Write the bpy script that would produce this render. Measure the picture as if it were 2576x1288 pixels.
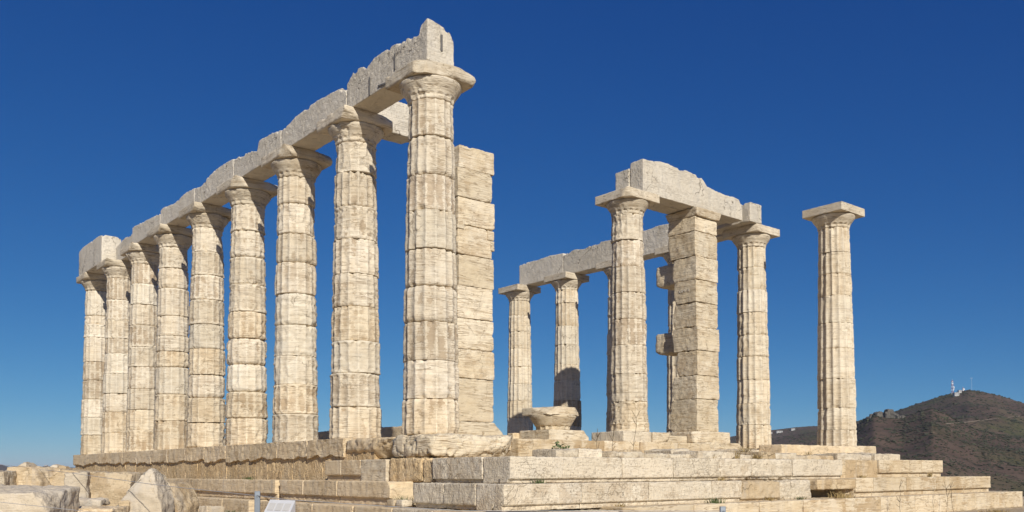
import bpy, math, random
import numpy as np
from mathutils import Vector, Matrix, Euler

for o in list(bpy.data.objects):
    bpy.data.objects.remove(o, do_unlink=True)
SC = bpy.context.scene
COL = SC.collection
R = math.radians

# ------------------------------------------------------------------ camera
CAM = Vector((-8.487, -12.455, -0.601))
YAW, FPX, PITCH, ROLL = 0.6883, 2261.33, 0.0345, -0.0034
cd = bpy.data.cameras.new('camera')
cd.sensor_fit = 'HORIZONTAL'; cd.sensor_width = 36.0
cd.lens = 36.0 * FPX / 2576.0
cd.shift_y = (1107.43 - 644.0) / 2576.0
cd.clip_start = 0.1; cd.clip_end = 30000
cam = bpy.data.objects.new('camera', cd); COL.objects.link(cam)
fw = Vector((math.sin(YAW) * math.cos(PITCH), math.cos(YAW) * math.cos(PITCH), math.sin(PITCH)))
rt = Vector((math.cos(YAW), -math.sin(YAW), 0)); upv = rt.cross(fw)
rt2 = rt * math.cos(ROLL) + upv * math.sin(ROLL); up2 = upv * math.cos(ROLL) - rt * math.sin(ROLL)
M3 = Matrix((rt2, up2, -fw)).transposed()
cam.matrix_world = Matrix.Translation(CAM) @ M3.to_4x4()
SC.camera = cam

# ------------------------------------------------------------------ sky and sun
SUN_AZ, SUN_EL = 21.5, 28.0          # degrees from -Y towards -X; elevation
w = bpy.data.worlds.new('World'); SC.world = w; w.use_nodes = True
nt = w.node_tree; nt.nodes.clear()
out = nt.nodes.new('ShaderNodeOutputWorld'); bg = nt.nodes.new('ShaderNodeBackground')
sky = nt.nodes.new('ShaderNodeTexSky'); sky.sky_type = 'NISHITA'; sky.sun_disc = False
sky.sun_elevation = R(SUN_EL); sky.sun_rotation = R(180 + SUN_AZ)
sky.altitude = 60; sky.air_density = 0.6; sky.dust_density = 0.0; sky.ozone_density = 4.0
# camera response: deeper, more saturated blue, one curve per channel over the whole sky
SKY_K = 0.08
sep = nt.nodes.new('ShaderNodeSeparateColor'); cmbn = nt.nodes.new('ShaderNodeCombineColor')
nt.links.new(sky.outputs[0], sep.inputs[0])
for ch, (g_, k_) in enumerate(((1.45, 1.16), (1.00, 0.98), (0.62, 0.87))):
    m1 = nt.nodes.new('ShaderNodeMath'); m1.operation = 'MULTIPLY'; m1.inputs[1].default_value = 0.05
    m2 = nt.nodes.new('ShaderNodeMath'); m2.operation = 'POWER'; m2.inputs[1].default_value = g_
    m3 = nt.nodes.new('ShaderNodeMath'); m3.operation = 'MULTIPLY'; m3.inputs[1].default_value = k_ / SKY_K
    nt.links.new(sep.outputs[ch], m1.inputs[0]); nt.links.new(m1.outputs[0], m2.inputs[0]); nt.links.new(m2.outputs[0], m3.inputs[0])
    nt.links.new(m3.outputs[0], cmbn.inputs[ch])
nt.links.new(cmbn.outputs[0], bg.inputs[0]); nt.links.new(bg.outputs[0], out.inputs[0])
bg.inputs[1].default_value = SKY_K
sd = bpy.data.lights.new('sun', 'SUN'); sd.energy = 5.0; sd.angle = R(0.53); sd.color = (1.0, 0.95, 0.862)
sun = bpy.data.objects.new('sun', sd); COL.objects.link(sun)
to_sun = Vector((-math.sin(R(SUN_AZ)) * math.cos(R(SUN_EL)), -math.cos(R(SUN_AZ)) * math.cos(R(SUN_EL)), math.sin(R(SUN_EL))))
sun.rotation_euler = to_sun.to_track_quat('Z', 'Y').to_euler(); sun.location = to_sun * 60
vs = SC.view_settings
vs.view_transform = 'Standard'; vs.look = 'None'; vs.exposure = 0.0; vs.gamma = 1.0; vs.use_curve_mapping = False

# ------------------------------------------------------------------ noise (numpy)
def _hash(ix, iy, iz, seed):
    h = (ix.astype(np.uint32) * np.uint32(374761393) + iy.astype(np.uint32) * np.uint32(668265263)
         + iz.astype(np.uint32) * np.uint32(2147483647 - 5) + np.uint32((seed * 1274126177) & 0xffffffff))
    h = (h ^ (h >> np.uint32(13))) * np.uint32(1274126177)
    h = (h ^ (h >> np.uint32(16))) * np.uint32(2246822519)
    return (h ^ (h >> np.uint32(15)))
def noise(P, seed=0):
    P = np.asarray(P, dtype=np.float64)
    i = np.floor(P).astype(np.int64); f = P - i
    u = f * f * f * (f * (f * 6 - 15) + 10)
    tot = 0
    for dx in (0, 1):
        wx = u[..., 0] if dx else 1 - u[..., 0]
        for dy in (0, 1):
            wy = u[..., 1] if dy else 1 - u[..., 1]
            for dz in (0, 1):
                wz = u[..., 2] if dz else 1 - u[..., 2]
                h = _hash(i[..., 0] + dx, i[..., 1] + dy, i[..., 2] + dz, seed)
                gx = (h & np.uint32(1023)) / 511.5 - 1.0
                gy = ((h >> np.uint32(10)) & np.uint32(1023)) / 511.5 - 1.0
                gz = ((h >> np.uint32(20)) & np.uint32(1023)) / 511.5 - 1.0
                tot = tot + wx * wy * wz * (gx * (f[..., 0] - dx) + gy * (f[..., 1] - dy) + gz * (f[..., 2] - dz))
    return tot * 1.3
def fbm(P, seed=0, octv=3, gain=0.5):
    P = np.asarray(P, dtype=np.float64); a = 1.0; t = 0; n = 0
    for k in range(octv):
        t = t + a * noise(P * (2.03 ** k) + 17.3 * k, seed + 11 * k); n += a; a *= gain
    return t / n
def sstep(a, b, x):
    t = np.clip((x - a) / (b - a), 0, 1); return t * t * (3 - 2 * t)

# ------------------------------------------------------------------ object helpers
def mesh_from(name, V, Q, T=None, smooth=True, attr=None):
    me = bpy.data.meshes.new(name)
    V = np.ascontiguousarray(V, dtype=np.float32)
    Q = np.zeros((0, 4), np.int32) if Q is None else np.asarray(Q, np.int32).reshape(-1, 4)
    T = np.zeros((0, 3), np.int32) if T is None else np.asarray(T, np.int32).reshape(-1, 3)
    nl = Q.size + T.size; npoly = len(Q) + len(T)
    me.vertices.add(len(V)); me.vertices.foreach_set('co', V.ravel())
    me.loops.add(nl); me.polygons.add(npoly)
    me.loops.foreach_set('vertex_index', np.concatenate([Q.ravel(), T.ravel()]).astype(np.int32))
    st = np.concatenate([np.arange(len(Q)) * 4, Q.size + np.arange(len(T)) * 3]).astype(np.int32)
    me.polygons.foreach_set('loop_start', st)
    me.polygons.foreach_set('use_smooth', np.full(npoly, smooth, dtype=bool))
    me.update(calc_edges=True)
    if attr:
        for k, a in attr.items():
            at = me.attributes.new(k, 'FLOAT', 'POINT'); at.data.foreach_set('value', np.ascontiguousarray(a, dtype=np.float32))
    return me
def obj(name, me, mat=None, parent=None, loc=(0, 0, 0), rot=(0, 0, 0)):
    o = bpy.data.objects.new(name, me); COL.objects.link(o)
    if mat is not None and len(me.materials) == 0:
        me.materials.append(mat)
    o.location = loc; o.rotation_euler = rot
    if parent is not None: o.parent = parent
    return o
def tag(o, label=None, cat=None, group=None, kind=None):
    if label: o['label'] = label
    if cat: o['kind'] = 'thing'
    if cat: o['category'] = cat
    if group: o['group'] = group
    if kind: o['kind'] = kind
    return o
def thing(name, loc, label, cat, group=None, rot=(0, 0, 0)):
    o = bpy.data.objects.new(name, None); COL.objects.link(o)
    o.empty_display_size = 0.2; o.location = loc; o.rotation_euler = rot
    return tag(o, label, cat, group)

# ------------------------------------------------------------------ materials
def stone_mat(name, c_light, c_mid, c_dark, c_grey, strata=1.0, patch=0.5, grey=0.4, pits=0.2, bump=0.35, pitbump=0.0,
              streak=0.0, flute=False, patch_scale=3.8, crack=0.4):
    m = bpy.data.materials.new(name); m.use_nodes = True
    t = m.node_tree; N = t.nodes; L = t.links; N.clear()
    o = N.new('ShaderNodeOutputMaterial'); b = N.new('ShaderNodeBsdfPrincipled'); L.new(b.outputs[0], o.inputs[0])
    b.inputs['Roughness'].default_value = 0.86; b.inputs['Specular IOR Level'].default_value = 0.25
    tc = N.new('ShaderNodeTexCoord'); oi = N.new('ShaderNodeObjectInfo')
    cmb = N.new('ShaderNodeCombineXYZ')
    def math_(op, a, bb=None, clamp=False):
        n = N.new('ShaderNodeMath'); n.operation = op; n.use_clamp = clamp
        for i, v in enumerate((a, bb)):
            if v is None: continue
            if isinstance(v, (int, float)): n.inputs[i].default_value = v
            else: L.new(v, n.inputs[i])
        return n.outputs[0]
    rnd = oi.outputs['Random']
    L.new(math_('MULTIPLY', rnd, 91.7), cmb.inputs[0]); L.new(math_('MULTIPLY', rnd, 57.3), cmb.inputs[1]); L.new(math_('MULTIPLY', rnd, 133.1), cmb.inputs[2])
    va = N.new('ShaderNodeVectorMath'); va.operation = 'ADD'; L.new(tc.outputs['Object'], va.inputs[0]); L.new(cmb.outputs[0], va.inputs[1])
    P = va.outputs[0]
    def mapv(sx, sy, sz, rx=0, ry=0):
        n = N.new('ShaderNodeMapping'); n.inputs['Scale'].default_value = (sx, sy, sz); n.inputs['Rotation'].default_value = (rx, ry, 0)
        L.new(P, n.inputs[0]); return n.outputs[0]
    def nz(vec, scale, detail=4, rough=0.55, dist=0.0):
        n = N.new('ShaderNodeTexNoise'); n.inputs['Scale'].default_value = scale; n.inputs['Detail'].default_value = detail
        n.inputs['Roughness'].default_value = rough; n.inputs['Distortion'].default_value = dist
        L.new(vec, n.inputs['Vector']); return n.outputs[0]
    def ramp(v, lo, hi):
        n = N.new('ShaderNodeMapRange'); n.interpolation_type = 'SMOOTHSTEP'
        n.inputs[1].default_value = lo; n.inputs[2].default_value = hi
        L.new(v, n.inputs[0]); return n.outputs[0]
    def mix(f, a, bb):
        n = N.new('ShaderNodeMix'); n.data_type = 'RGBA'
        for idx, v in ((0, f), (6, a), (7, bb)):
            if isinstance(v, (int, float)): n.inputs[idx].default_value = v
            elif isinstance(v, tuple): n.inputs[idx].default_value = (*v, 1)
            else: L.new(v, n.inputs[idx])
        return n.outputs[2]
    big = nz(P, 1.6, 3)
    col = mix(ramp(big, 0.34, 0.66), c_light, c_mid)
    # per-block tone
    tone = math_('MULTIPLY', ramp(rnd, 0.0, 1.0), 0.55)
    col = mix(tone, col, mix(0.5, c_mid, c_light))
    st = nz(mapv(1.1, 1.1, 13, 0.05, 0.04), 1.6, 5, 0.6, 0.25)
    col = mix(math_('MULTIPLY', ramp(st, 0.5, 0.68), 0.55 * strata), col, c_dark)
    st2 = nz(mapv(0.8, 0.8, 30, -0.04, 0.06), 1.4, 3, 0.5, 0.2)
    col = mix(math_('MULTIPLY', ramp(st2, 0.54, 0.66), 0.35 * strata), col, c_grey)
    col = mix(math_('MULTIPLY', ramp(st2, 0.46, 0.34), 0.40 * strata), col, c_light)
    gr = nz(mapv(2.6, 2.6, 0.9), 1.5, 4, 0.6, 0.3)
    col = mix(math_('MULTIPLY', ramp(gr, 0.5, 0.68), grey), col, c_grey)
    # fine bedding lines: contours of a strongly flattened noise
    bl = nz(mapv(0.55, 0.55, 7.5, 0.06, -0.05), 1.5, 3, 0.45, 0.1)
    fr = math_('ABSOLUTE', math_('SUBTRACT', math_('FRACT', math_('MULTIPLY', bl, 9.0)), 0.5))
    blm = math_('MULTIPLY', ramp(fr, 0.12, 0.03), ramp(nz(P, 3.1, 3), 0.40, 0.55))
    col = mix(math_('MULTIPLY', blm, 0.75 * min(1.0, strata)), col, tuple(c * .75 for c in c_dark))
    # patina patches with ragged rims
    pn = nz(mapv(1.0, 1.0, 0.8), patch_scale, 6, 0.68, 0.15)
    th = math_('ADD', pn, math_('SUBTRACT', math_('MULTIPLY', ramp(rnd, 0.45, 0.95), 0.13), 0.045)) if flute else math_('SUBTRACT', pn, math_('MULTIPLY', math_('SUBTRACT', rnd, 0.5), 0.16))
    th = math_('SUBTRACT', th, math_('MULTIPLY', math_('SUBTRACT', st2, 0.5), 0.42 * min(1.0, strata)))
    if flute:
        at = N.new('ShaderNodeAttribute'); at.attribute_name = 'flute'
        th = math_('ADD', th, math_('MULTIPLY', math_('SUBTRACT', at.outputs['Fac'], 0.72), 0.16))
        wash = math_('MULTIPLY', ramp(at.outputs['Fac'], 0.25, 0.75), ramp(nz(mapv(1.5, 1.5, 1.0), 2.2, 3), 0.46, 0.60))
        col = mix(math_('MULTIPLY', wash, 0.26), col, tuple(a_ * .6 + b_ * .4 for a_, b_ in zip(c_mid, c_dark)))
    pm = ramp(th, 0.558 if flute else 0.565, 0.574 if flute else 0.595)
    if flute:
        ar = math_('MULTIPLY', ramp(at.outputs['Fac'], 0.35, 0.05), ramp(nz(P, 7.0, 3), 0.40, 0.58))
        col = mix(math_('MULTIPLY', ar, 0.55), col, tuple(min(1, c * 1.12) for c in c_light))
    pm2 = math_('MULTIPLY', pm, math_('ADD', math_('MULTIPLY', ramp(nz(P, 0.9, 2), 0.35, 0.6), 0.5), 0.4))
    col = mix(math_('MULTIPLY', pm2, patch), col, c_dark)
    if streak > 0:
        sv = nz(mapv(7, 7, 0.5), 1.3, 4, 0.6, 0.1)
        col = mix(math_('MULTIPLY', ramp(sv, 0.5, 0.66), streak), col, c_grey)
    # dark pits / specks
    pit = nz(P, 26, 3, 0.6)
    pmask = math_('MULTIPLY', ramp(pit, 0.60, 0.68), ramp(nz(P, 2.3, 3), 0.42, 0.62))
    col = mix(math_('MULTIPLY', pmask, pits), col, (c_dark[0] * .35, c_dark[1] * .33, c_dark[2] * .33))
    # hairline cracks
    vo = N.new('ShaderNodeTexVoronoi'); vo.feature = 'DISTANCE_TO_EDGE'; vo.inputs['Scale'].default_value = 1.6
    dn = N.new('ShaderNodeTexNoise'); dn.inputs['Scale'].default_value = 3.5; dn.inputs['Detail'].default_value = 4; L.new(P, dn.inputs['Vector'])
    dv = N.new('ShaderNodeVectorMath'); dv.operation = 'MULTIPLY_ADD'; L.new(dn.outputs[1], dv.inputs[0]); dv.inputs[1].default_value = (.55, .55, .55); L.new(P, dv.inputs[2])
    L.new(dv.outputs[0], vo.inputs['Vector'])
    cm = math_('MULTIPLY', ramp(vo.outputs['Distance'], 0.018, 0.004), ramp(nz(P, 1.3, 2), 0.47, 0.6))
    col = mix(math_('MULTIPLY', cm, crack), col, (c_dark[0] * .4, c_dark[1] * .38, c_dark[2] * .36))
    # fine mottling
    fm = nz(P, 60, 3, 0.6)
    col = mix(math_('MULTIPLY', ramp(fm, 0.42, 0.68), 0.14), col, c_dark)
    # every block its own shade
    vv = math_('ADD', math_('MULTIPLY', math_('FRACT', math_('MULTIPLY', rnd, 37.7)), 0.20), 0.91)
    cv = N.new('ShaderNodeCombineXYZ'); L.new(vv, cv.inputs[0]); L.new(math_('POWER', vv, 1.06), cv.inputs[1]); L.new(math_('POWER', vv, 1.2), cv.inputs[2])
    mm = N.new('ShaderNodeMix'); mm.data_type = 'RGBA'; mm.blend_type = 'MULTIPLY'; mm.inputs[0].default_value = 1.0
    L.new(col, mm.inputs[6]); L.new(cv.outputs[0], mm.inputs[7]); col = mm.outputs[2]
    L.new(col, b.inputs['Base Color'])
    hsum = math_('ADD', math_('MULTIPLY', st, 0.9 * strata), math_('MULTIPLY', nz(P, 14, 5, 0.65), 0.9))
    hsum = math_('ADD', hsum, math_('MULTIPLY', fm, 0.25))
    hsum = math_('SUBTRACT', hsum, math_('MULTIPLY', cm, crack * 1.2))
    hsum = math_('SUBTRACT', hsum, math_('MULTIPLY', blm, 0.8 * min(1.0, strata)))
    hsum = math_('SUBTRACT', hsum, math_('MULTIPLY', pm2, -0.25))
    if pitbump > 0:
        hsum = math_('SUBTRACT', hsum, math_('MULTIPLY', ramp(pit, 0.56, 0.70), pitbump))
        pv = nz(mapv(1.6, 1.6, 0.55), 22, 3, 0.6)
        hsum = math_('ADD', hsum, math_('MULTIPLY', pv, pitbump * 1.2))
    bp = N.new('ShaderNodeBump'); bp.inputs['Strength'].default_value = bump; bp.inputs['Distance'].default_value = 0.03
    L.new(hsum, bp.inputs['Height']); L.new(bp.outputs[0], b.inputs['Normal'])
    return m

LIGHT = (0.69, 0.61, 0.475); MID = (0.59, 0.495, 0.355); DARK = (0.36, 0.27, 0.175); GREY = (0.46, 0.41, 0.335)
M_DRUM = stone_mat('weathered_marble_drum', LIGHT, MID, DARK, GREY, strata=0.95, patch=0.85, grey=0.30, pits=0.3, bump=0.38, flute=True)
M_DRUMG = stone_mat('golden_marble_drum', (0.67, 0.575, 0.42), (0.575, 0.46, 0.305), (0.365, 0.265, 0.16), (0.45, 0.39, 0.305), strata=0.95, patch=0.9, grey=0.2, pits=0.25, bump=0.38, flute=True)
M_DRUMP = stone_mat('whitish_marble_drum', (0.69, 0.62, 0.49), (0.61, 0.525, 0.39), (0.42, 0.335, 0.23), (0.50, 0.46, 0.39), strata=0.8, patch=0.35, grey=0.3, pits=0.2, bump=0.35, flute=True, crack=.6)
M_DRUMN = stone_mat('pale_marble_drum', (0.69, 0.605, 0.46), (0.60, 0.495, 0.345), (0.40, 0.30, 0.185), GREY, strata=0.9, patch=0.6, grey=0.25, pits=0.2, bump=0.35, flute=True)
M_CAP = stone_mat('capital_marble', (0.68, 0.60, 0.465), (0.585, 0.49, 0.35), (0.34, 0.255, 0.16), GREY, strata=1.0, patch=0.45, grey=0.3, pits=0.2, bump=0.42)
M_ARCH = stone_mat('architrave_marble', (0.67, 0.605, 0.495), (0.60, 0.53, 0.415), (0.40, 0.33, 0.24), (0.49, 0.45, 0.385), strata=0.3, patch=0.35, grey=0.4, pits=0.15, bump=0.75, pitbump=0.45, streak=0.3, crack=.7)
M_WALL = stone_mat('anta_marble', (0.69, 0.60, 0.45), (0.60, 0.49, 0.325), (0.38, 0.27, 0.155), (0.48, 0.42, 0.325), strata=1.1, patch=0.5, grey=0.2, pits=0.25, bump=0.5)
M_POROS = stone_mat('poros_stone', (0.72, 0.54, 0.31), (0.62, 0.44, 0.235), (0.40, 0.27, 0.135), (0.55, 0.44, 0.30), strata=0.2, patch=0.5, grey=0.4, pits=0.85, bump=0.8, pitbump=1.2, streak=0.4, crack=0.2)
M_STYL = stone_mat('brown_marble', (0.71, 0.57, 0.375), (0.61, 0.46, 0.275), (0.41, 0.29, 0.16), (0.55, 0.475, 0.37), strata=0.6, patch=0.7, grey=0.4, pits=0.35, bump=0.5, streak=0.35, patch_scale=2.5)
M_STEP = stone_mat('step_limestone', (0.68, 0.595, 0.455), (0.60, 0.505, 0.365), (0.39, 0.29, 0.18), (0.49, 0.43, 0.345), strata=0.35, patch=0.5, grey=0.35, pits=0.6, bump=0.65, pitbump=0.6, crack=.4)
M_STEPN = stone_mat('golden_step_marble', (0.66, 0.56, 0.405), (0.56, 0.435, 0.265), (0.39, 0.27, 0.145), (0.50, 0.43, 0.33), strata=0.9, patch=0.8, grey=0.3, pits=0.35, bump=0.45, patch_scale=1.8, crack=.45)
M_ROCK = stone_mat('boulder_stone', (0.56, 0.45, 0.30), (0.47, 0.345, 0.195), (0.30, 0.20, 0.10), (0.41, 0.36, 0.29), strata=0.15, patch=0.7, grey=0.5, pits=0.35, bump=0.75, pitbump=0.2, patch_scale=2.4, crack=.6)
M_ROCKW = stone_mat('white_marble_boulder', (0.58, 0.50, 0.385), (0.50, 0.41, 0.285), (0.36, 0.27, 0.17), (0.43, 0.39, 0.33), strata=0.15, patch=0.5, grey=0.6, pits=0.25, bump=0.6, pitbump=.1, patch_scale=2.0, crack=.5)
def plain(name, col, rough=0.7, metal=0.0, var=0.25, scale=8.0, bump=0.0):
    m = bpy.data.materials.new(name); m.use_nodes = True
    t = m.node_tree; b = t.nodes['Principled BSDF']; b.inputs['Roughness'].default_value = rough; b.inputs['Metallic'].default_value = metal
    tc = t.nodes.new('ShaderNodeTexCoord'); n = t.nodes.new('ShaderNodeTexNoise'); n.inputs['Scale'].default_value = scale; n.inputs['Detail'].default_value = 4
    t.links.new(tc.outputs['Object'], n.inputs['Vector'])
    r = t.nodes.new('ShaderNodeValToRGB'); r.color_ramp.elements[0].position = .3; r.color_ramp.elements[1].position = .7
    r.color_ramp.elements[0].color = (*[c * (1 - var) for c in col], 1); r.color_ramp.elements[1].color = (*[min(1, c * (1 + var)) for c in col], 1)
    t.links.new(n.outputs[0], r.inputs[0]); t.links.new(r.outputs[0], b.inputs['Base Color'])
    if bump:
        bp = t.nodes.new('ShaderNodeBump'); bp.inputs['Strength'].default_value = bump; t.links.new(n.outputs[0], bp.inputs['Height']); t.links.new(bp.outputs[0], b.inputs['Normal'])
    return m
M_IRON = plain('galvanised_steel', (0.20, 0.225, 0.25), 0.6, 0.2, 0.1)
M_ROPE = plain('wire_rope', (0.42, 0.40, 0.38), 0.6, 0.2, 0.1)
M_WHITE = plain('white_panel', (0.78, 0.76, 0.72), 0.5, 0, 0.04)
M_PRINT = plain('printed_panel', (0.70, 0.66, 0.58), 0.5, 0, 0.05)
M_GREEN = plain('green_leaf', (0.085, 0.11, 0.035), 0.7, 0, 0.4, 20)
M_DRY = plain('dry_grass', (0.36, 0.26, 0.11), 0.8, 0, 0.35, 20)
M_TWIG = plain('dry_twig', (0.16, 0.115, 0.065), 0.85, 0, 0.3, 20)

# ------------------------------------------------------------------ stone block
def axis_pts(h, res, r, extra=()):
    n = max(2, int(round(2 * (h - r) / res)))
    inner = np.linspace(-h + r, h - r, n + 1)
    return np.unique(np.concatenate([[-h, -h + r * 0.3], inner, [h - r * 0.3, h], list(extra)]))
def box_grid(h, res, r, zx=()):
    ax = [axis_pts(h[i], res, min(r, h[i] * 0.45), zx if i == 2 else ()) for i in range(3)]
    n = [len(a) for a in ax]
    idx = -np.ones(n, np.int64)
    s = np.zeros(n, bool)
    s[0] = s[-1] = True; s[:, 0] = s[:, -1] = True; s[:, :, 0] = s[:, :, -1] = True
    idx[s] = np.arange(s.sum())
    I = np.argwhere(s)
    V = np.stack([ax[0][I[:, 0]], ax[1][I[:, 1]], ax[2][I[:, 2]]], 1)
    Q = []
    def face(a, flip):
        q = np.stack([a[:-1, :-1], a[1:, :-1], a[1:, 1:], a[:-1, 1:]], -1).reshape(-1, 4)
        Q.append(q[:, ::-1] if flip else q)
    face(idx[:, :, -1], False); face(idx[:, :, 0], True)
    face(idx[:, 0, :], False); face(idx[:, -1, :], True)
    face(idx[0, :, :], True); face(idx[-1, :, :], False)
    return V, np.concatenate(Q)
SEED = [100]
def block_mesh(dims, res=0.04, r=0.02, chip=0.05, rough=0.008, seed=None, cuts=(), fn=None, big=0.0, freq=5.0, ribs=0.0, crag=0.0, zx=()):
    if seed is None: SEED[0] += 1; seed = SEED[0]
    h = np.array(dims) / 2.0
    V, Q = box_grid(h, res, max(r, res * 0.8), zx)
    off = np.array([(seed * 7.13) % 50, (seed * 3.71) % 50, (seed * 5.37) % 50])
    P = V + off
    # rounded, chipped arrises
    c = np.clip(fbm(P * freq, seed, 3) - 0.12, 0, 1) * 2.2
    rr = np.clip(r * (0.55 + 0.5 * np.abs(noise(P * 9, seed + 1))) + chip * c, 0.003, None)[:, None]
    rr = np.minimum(rr, h.min() * 0.9)
    inner = np.clip(V, -(h - rr), h - rr)
    d = V - inner; ln = np.linalg.norm(d, axis=1, keepdims=True); nrm = d / np.maximum(ln, 1e-9)
    p = inner + nrm * np.minimum(rr, ln)
    for (nx, ny, nz_, dd) in cuts:
        n = np.array([nx, ny, nz_], float); n /= np.linalg.norm(n)
        s = p @ n - dd + 0.03 * fbm(P * 6, seed + 5, 3)
        s = np.clip(s, 0, None)
        p = p - s[:, None] * n * 0.97
    disp = rough * fbm(P * 9, seed + 2, 4, 0.6) * 2.0
    if big: disp = disp + big * fbm(P * 2.2, seed + 3, 3)
    if crag:
        k = fbm(P * 3.2, seed + 8, 4, 0.55)
        disp = disp - crag * (np.abs(k) < 0.07) * (1 - np.abs(k) / 0.07)
    if ribs:
        disp = disp - ribs * np.clip(noise(P * np.array([1.2, 1.2, 16]), seed + 4), 0, 1)
    p = p + nrm * disp[:, None]
    if fn is not None: p = fn(p, P)
    return mesh_from('block', p, Q)
def block(name, center, dims, mat, parent=None, rot=(0, 0, 0), base=None, **k):
    """center in world; when parent is given it is converted to the parent's frame (unrotated parents)"""
    me = block_mesh(dims, **k)
    c = Vector(center)
    if parent is not None: c = c - Vector(parent.location)
    return obj(name, me, mat, parent, c, rot)
def solo(name, center, dims, mat, label, cat, group=None, rot=(0, 0, 0), **k):
    return tag(block(name, center, dims, mat, None, rot, **k), label, cat, group)

# ------------------------------------------------------------------ columns
NF = 16
def ring_mesh(rfun, zrows, nth, name, caps=True, attr_fun=None):
    th = np.linspace(0, 2 * np.pi, nth, endpoint=False)
    T, Z = np.meshgrid(th, zrows)
    r, fl, dx, dy, dz = rfun(T, Z)
    V = np.stack([r * np.cos(T) + dx, r * np.sin(T) + dy, Z + dz], -1).reshape(-1, 3)
    nr = len(zrows)
    a = np.arange(nr * nth).reshape(nr, nth); b = np.roll(a, -1, 1)
    Q = np.stack([a[:-1], b[:-1], b[1:], a[1:]], -1).reshape(-1, 4)
    V = np.concatenate([V, [[0, 0, V[:nth, 2].mean()]], [[0, 0, V[(nr - 1) * nth:nr * nth, 2].mean()]]])
    c0, c1 = nr * nth, nr * nth + 1
    T0 = np.stack([b[0], a[0], np.full(nth, c0)], -1); T1 = np.stack([a[-1], b[-1], np.full(nth, c1)], -1)
    fl = np.concatenate([fl.ravel(), [0, 0]])
    return mesh_from(name, V, Q, np.concatenate([T0, T1]), True, {'flute': fl})
def shaft_r(z): 
    t = np.clip(z / 5.58, 0, 1); return 0.497 - 0.107 * t + 0.006 * np.sin(np.pi * t)
def make_drum(parent, x, y, z0, z1, seed, wear, rnd, nth, nrow, mat, strat=0.006, scale=1.0, gap=0.004, deep=1.0):
    rs = random.Random(seed)
    ox, oy = rs.uniform(-.008, .008), rs.uniform(-.008, .008)
    h = z1 - z0
    e = np.array([0, .005, .012, .024, .042]); e = e[e < h * .3]
    rows = np.unique(np.round(np.concatenate([e, np.linspace(e[-1] + .02, h - e[-1] - .02, max(2, nrow)), h - e]), 4))
    tw = rs.uniform(-.02, .02); panel = wear > .25 and rs.random() < .4
    def rf(T, Z):
        Rr = shaft_r(Z + z0) * scale
        P = np.stack([np.cos(T) * Rr + x * 1.7, np.sin(T) * Rr + y * 1.3, Z + z0 + seed * 0.37], -1)
        phi = ((T + tw) * NF / (2 * np.pi)) % 1.0 - 0.5
        cup = 1 - (2 * np.abs(phi)) ** 2
        wl = np.clip(wear + 0.7 * fbm(P * np.array([1.5, 1.5, 2.0]), seed, 2), 0, 1)
        if panel:   # flutes surviving as shallow panels with rounded ends
            cup = cup * sstep(0.0, .03, np.minimum(Z, h - Z) - .025 - .06 * (2 * np.abs(phi)) ** 2)
        D = 0.042 * deep * (Rr / .5)
        # worn surfaces lose the arrises: the ridge is planed down towards the flute floor
        r = Rr - D * cup * (1 - 0.72 * wl) - D * 0.55 * wl
        ee = np.minimum(Z, h - Z)
        rl = rnd * (0.45 + 1.3 * np.clip(0.5 + fbm(np.stack([np.cos(T) * 2, np.sin(T) * 2, np.sign(Z - h / 2) * 3 + seed * .7], -1), seed + 1, 3), 0, 1.4))
        q = 1 - np.clip(ee / np.maximum(rl, 1e-4), 0, 1)
        r = r - rl * 0.75 * (1 - np.sqrt(np.clip(1 - q * q, 0, 1)))
        ch = np.clip(fbm(np.stack([np.cos(T) * 3.2, np.sin(T) * 3.2, np.sign(Z - h / 2) * 5 + seed * 1.3], -1), seed + 2, 3) - 0.10, 0, 1)
        r = r - ch * 0.22 * np.exp(-(ee / .05) ** 2)
        ex = sstep(0.06, 0.12, fbm(P * 3.1, seed + 3, 4, 0.6)) * 0.016 * (0.2 + wear)
        ex2 = sstep(0.10, 0.16, fbm(P * np.array([6, 6, 5]), seed + 6, 3)) * 0.013 * (0.2 + wear)
        s = fbm(P * np.array([1.6, 1.6, 17]), seed + 4, 3)
        r = r - ex - ex2 - strat * 2.0 * (0.4 + wear) * np.clip(s * 2.4, -.3, 1) - 0.010 * (wear + .1) * fbm(P * np.array([4, 4, 8]), seed + 12, 2) - 0.006 * fbm(P * 14, seed + 5, 3)
        # random broken arris bites
        bite = np.clip(noise(P * np.array([5, 5, 7]), seed + 9) - 0.2, 0, 1) * (1 - cup) * 0.05
        r = r - bite
        return r, np.clip(cup, 0, 1), ox, oy, 0
    rows_ = rows * (h - gap) / h + gap / 2
    def rf2(T, Z): return rf(T, np.clip((Z - gap / 2) * h / (h - gap), 0, h))
    me = ring_mesh(rf2, rows_, nth, 'drum')
    return obj('drum', me, mat, parent, (0, 0, z0))
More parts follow.
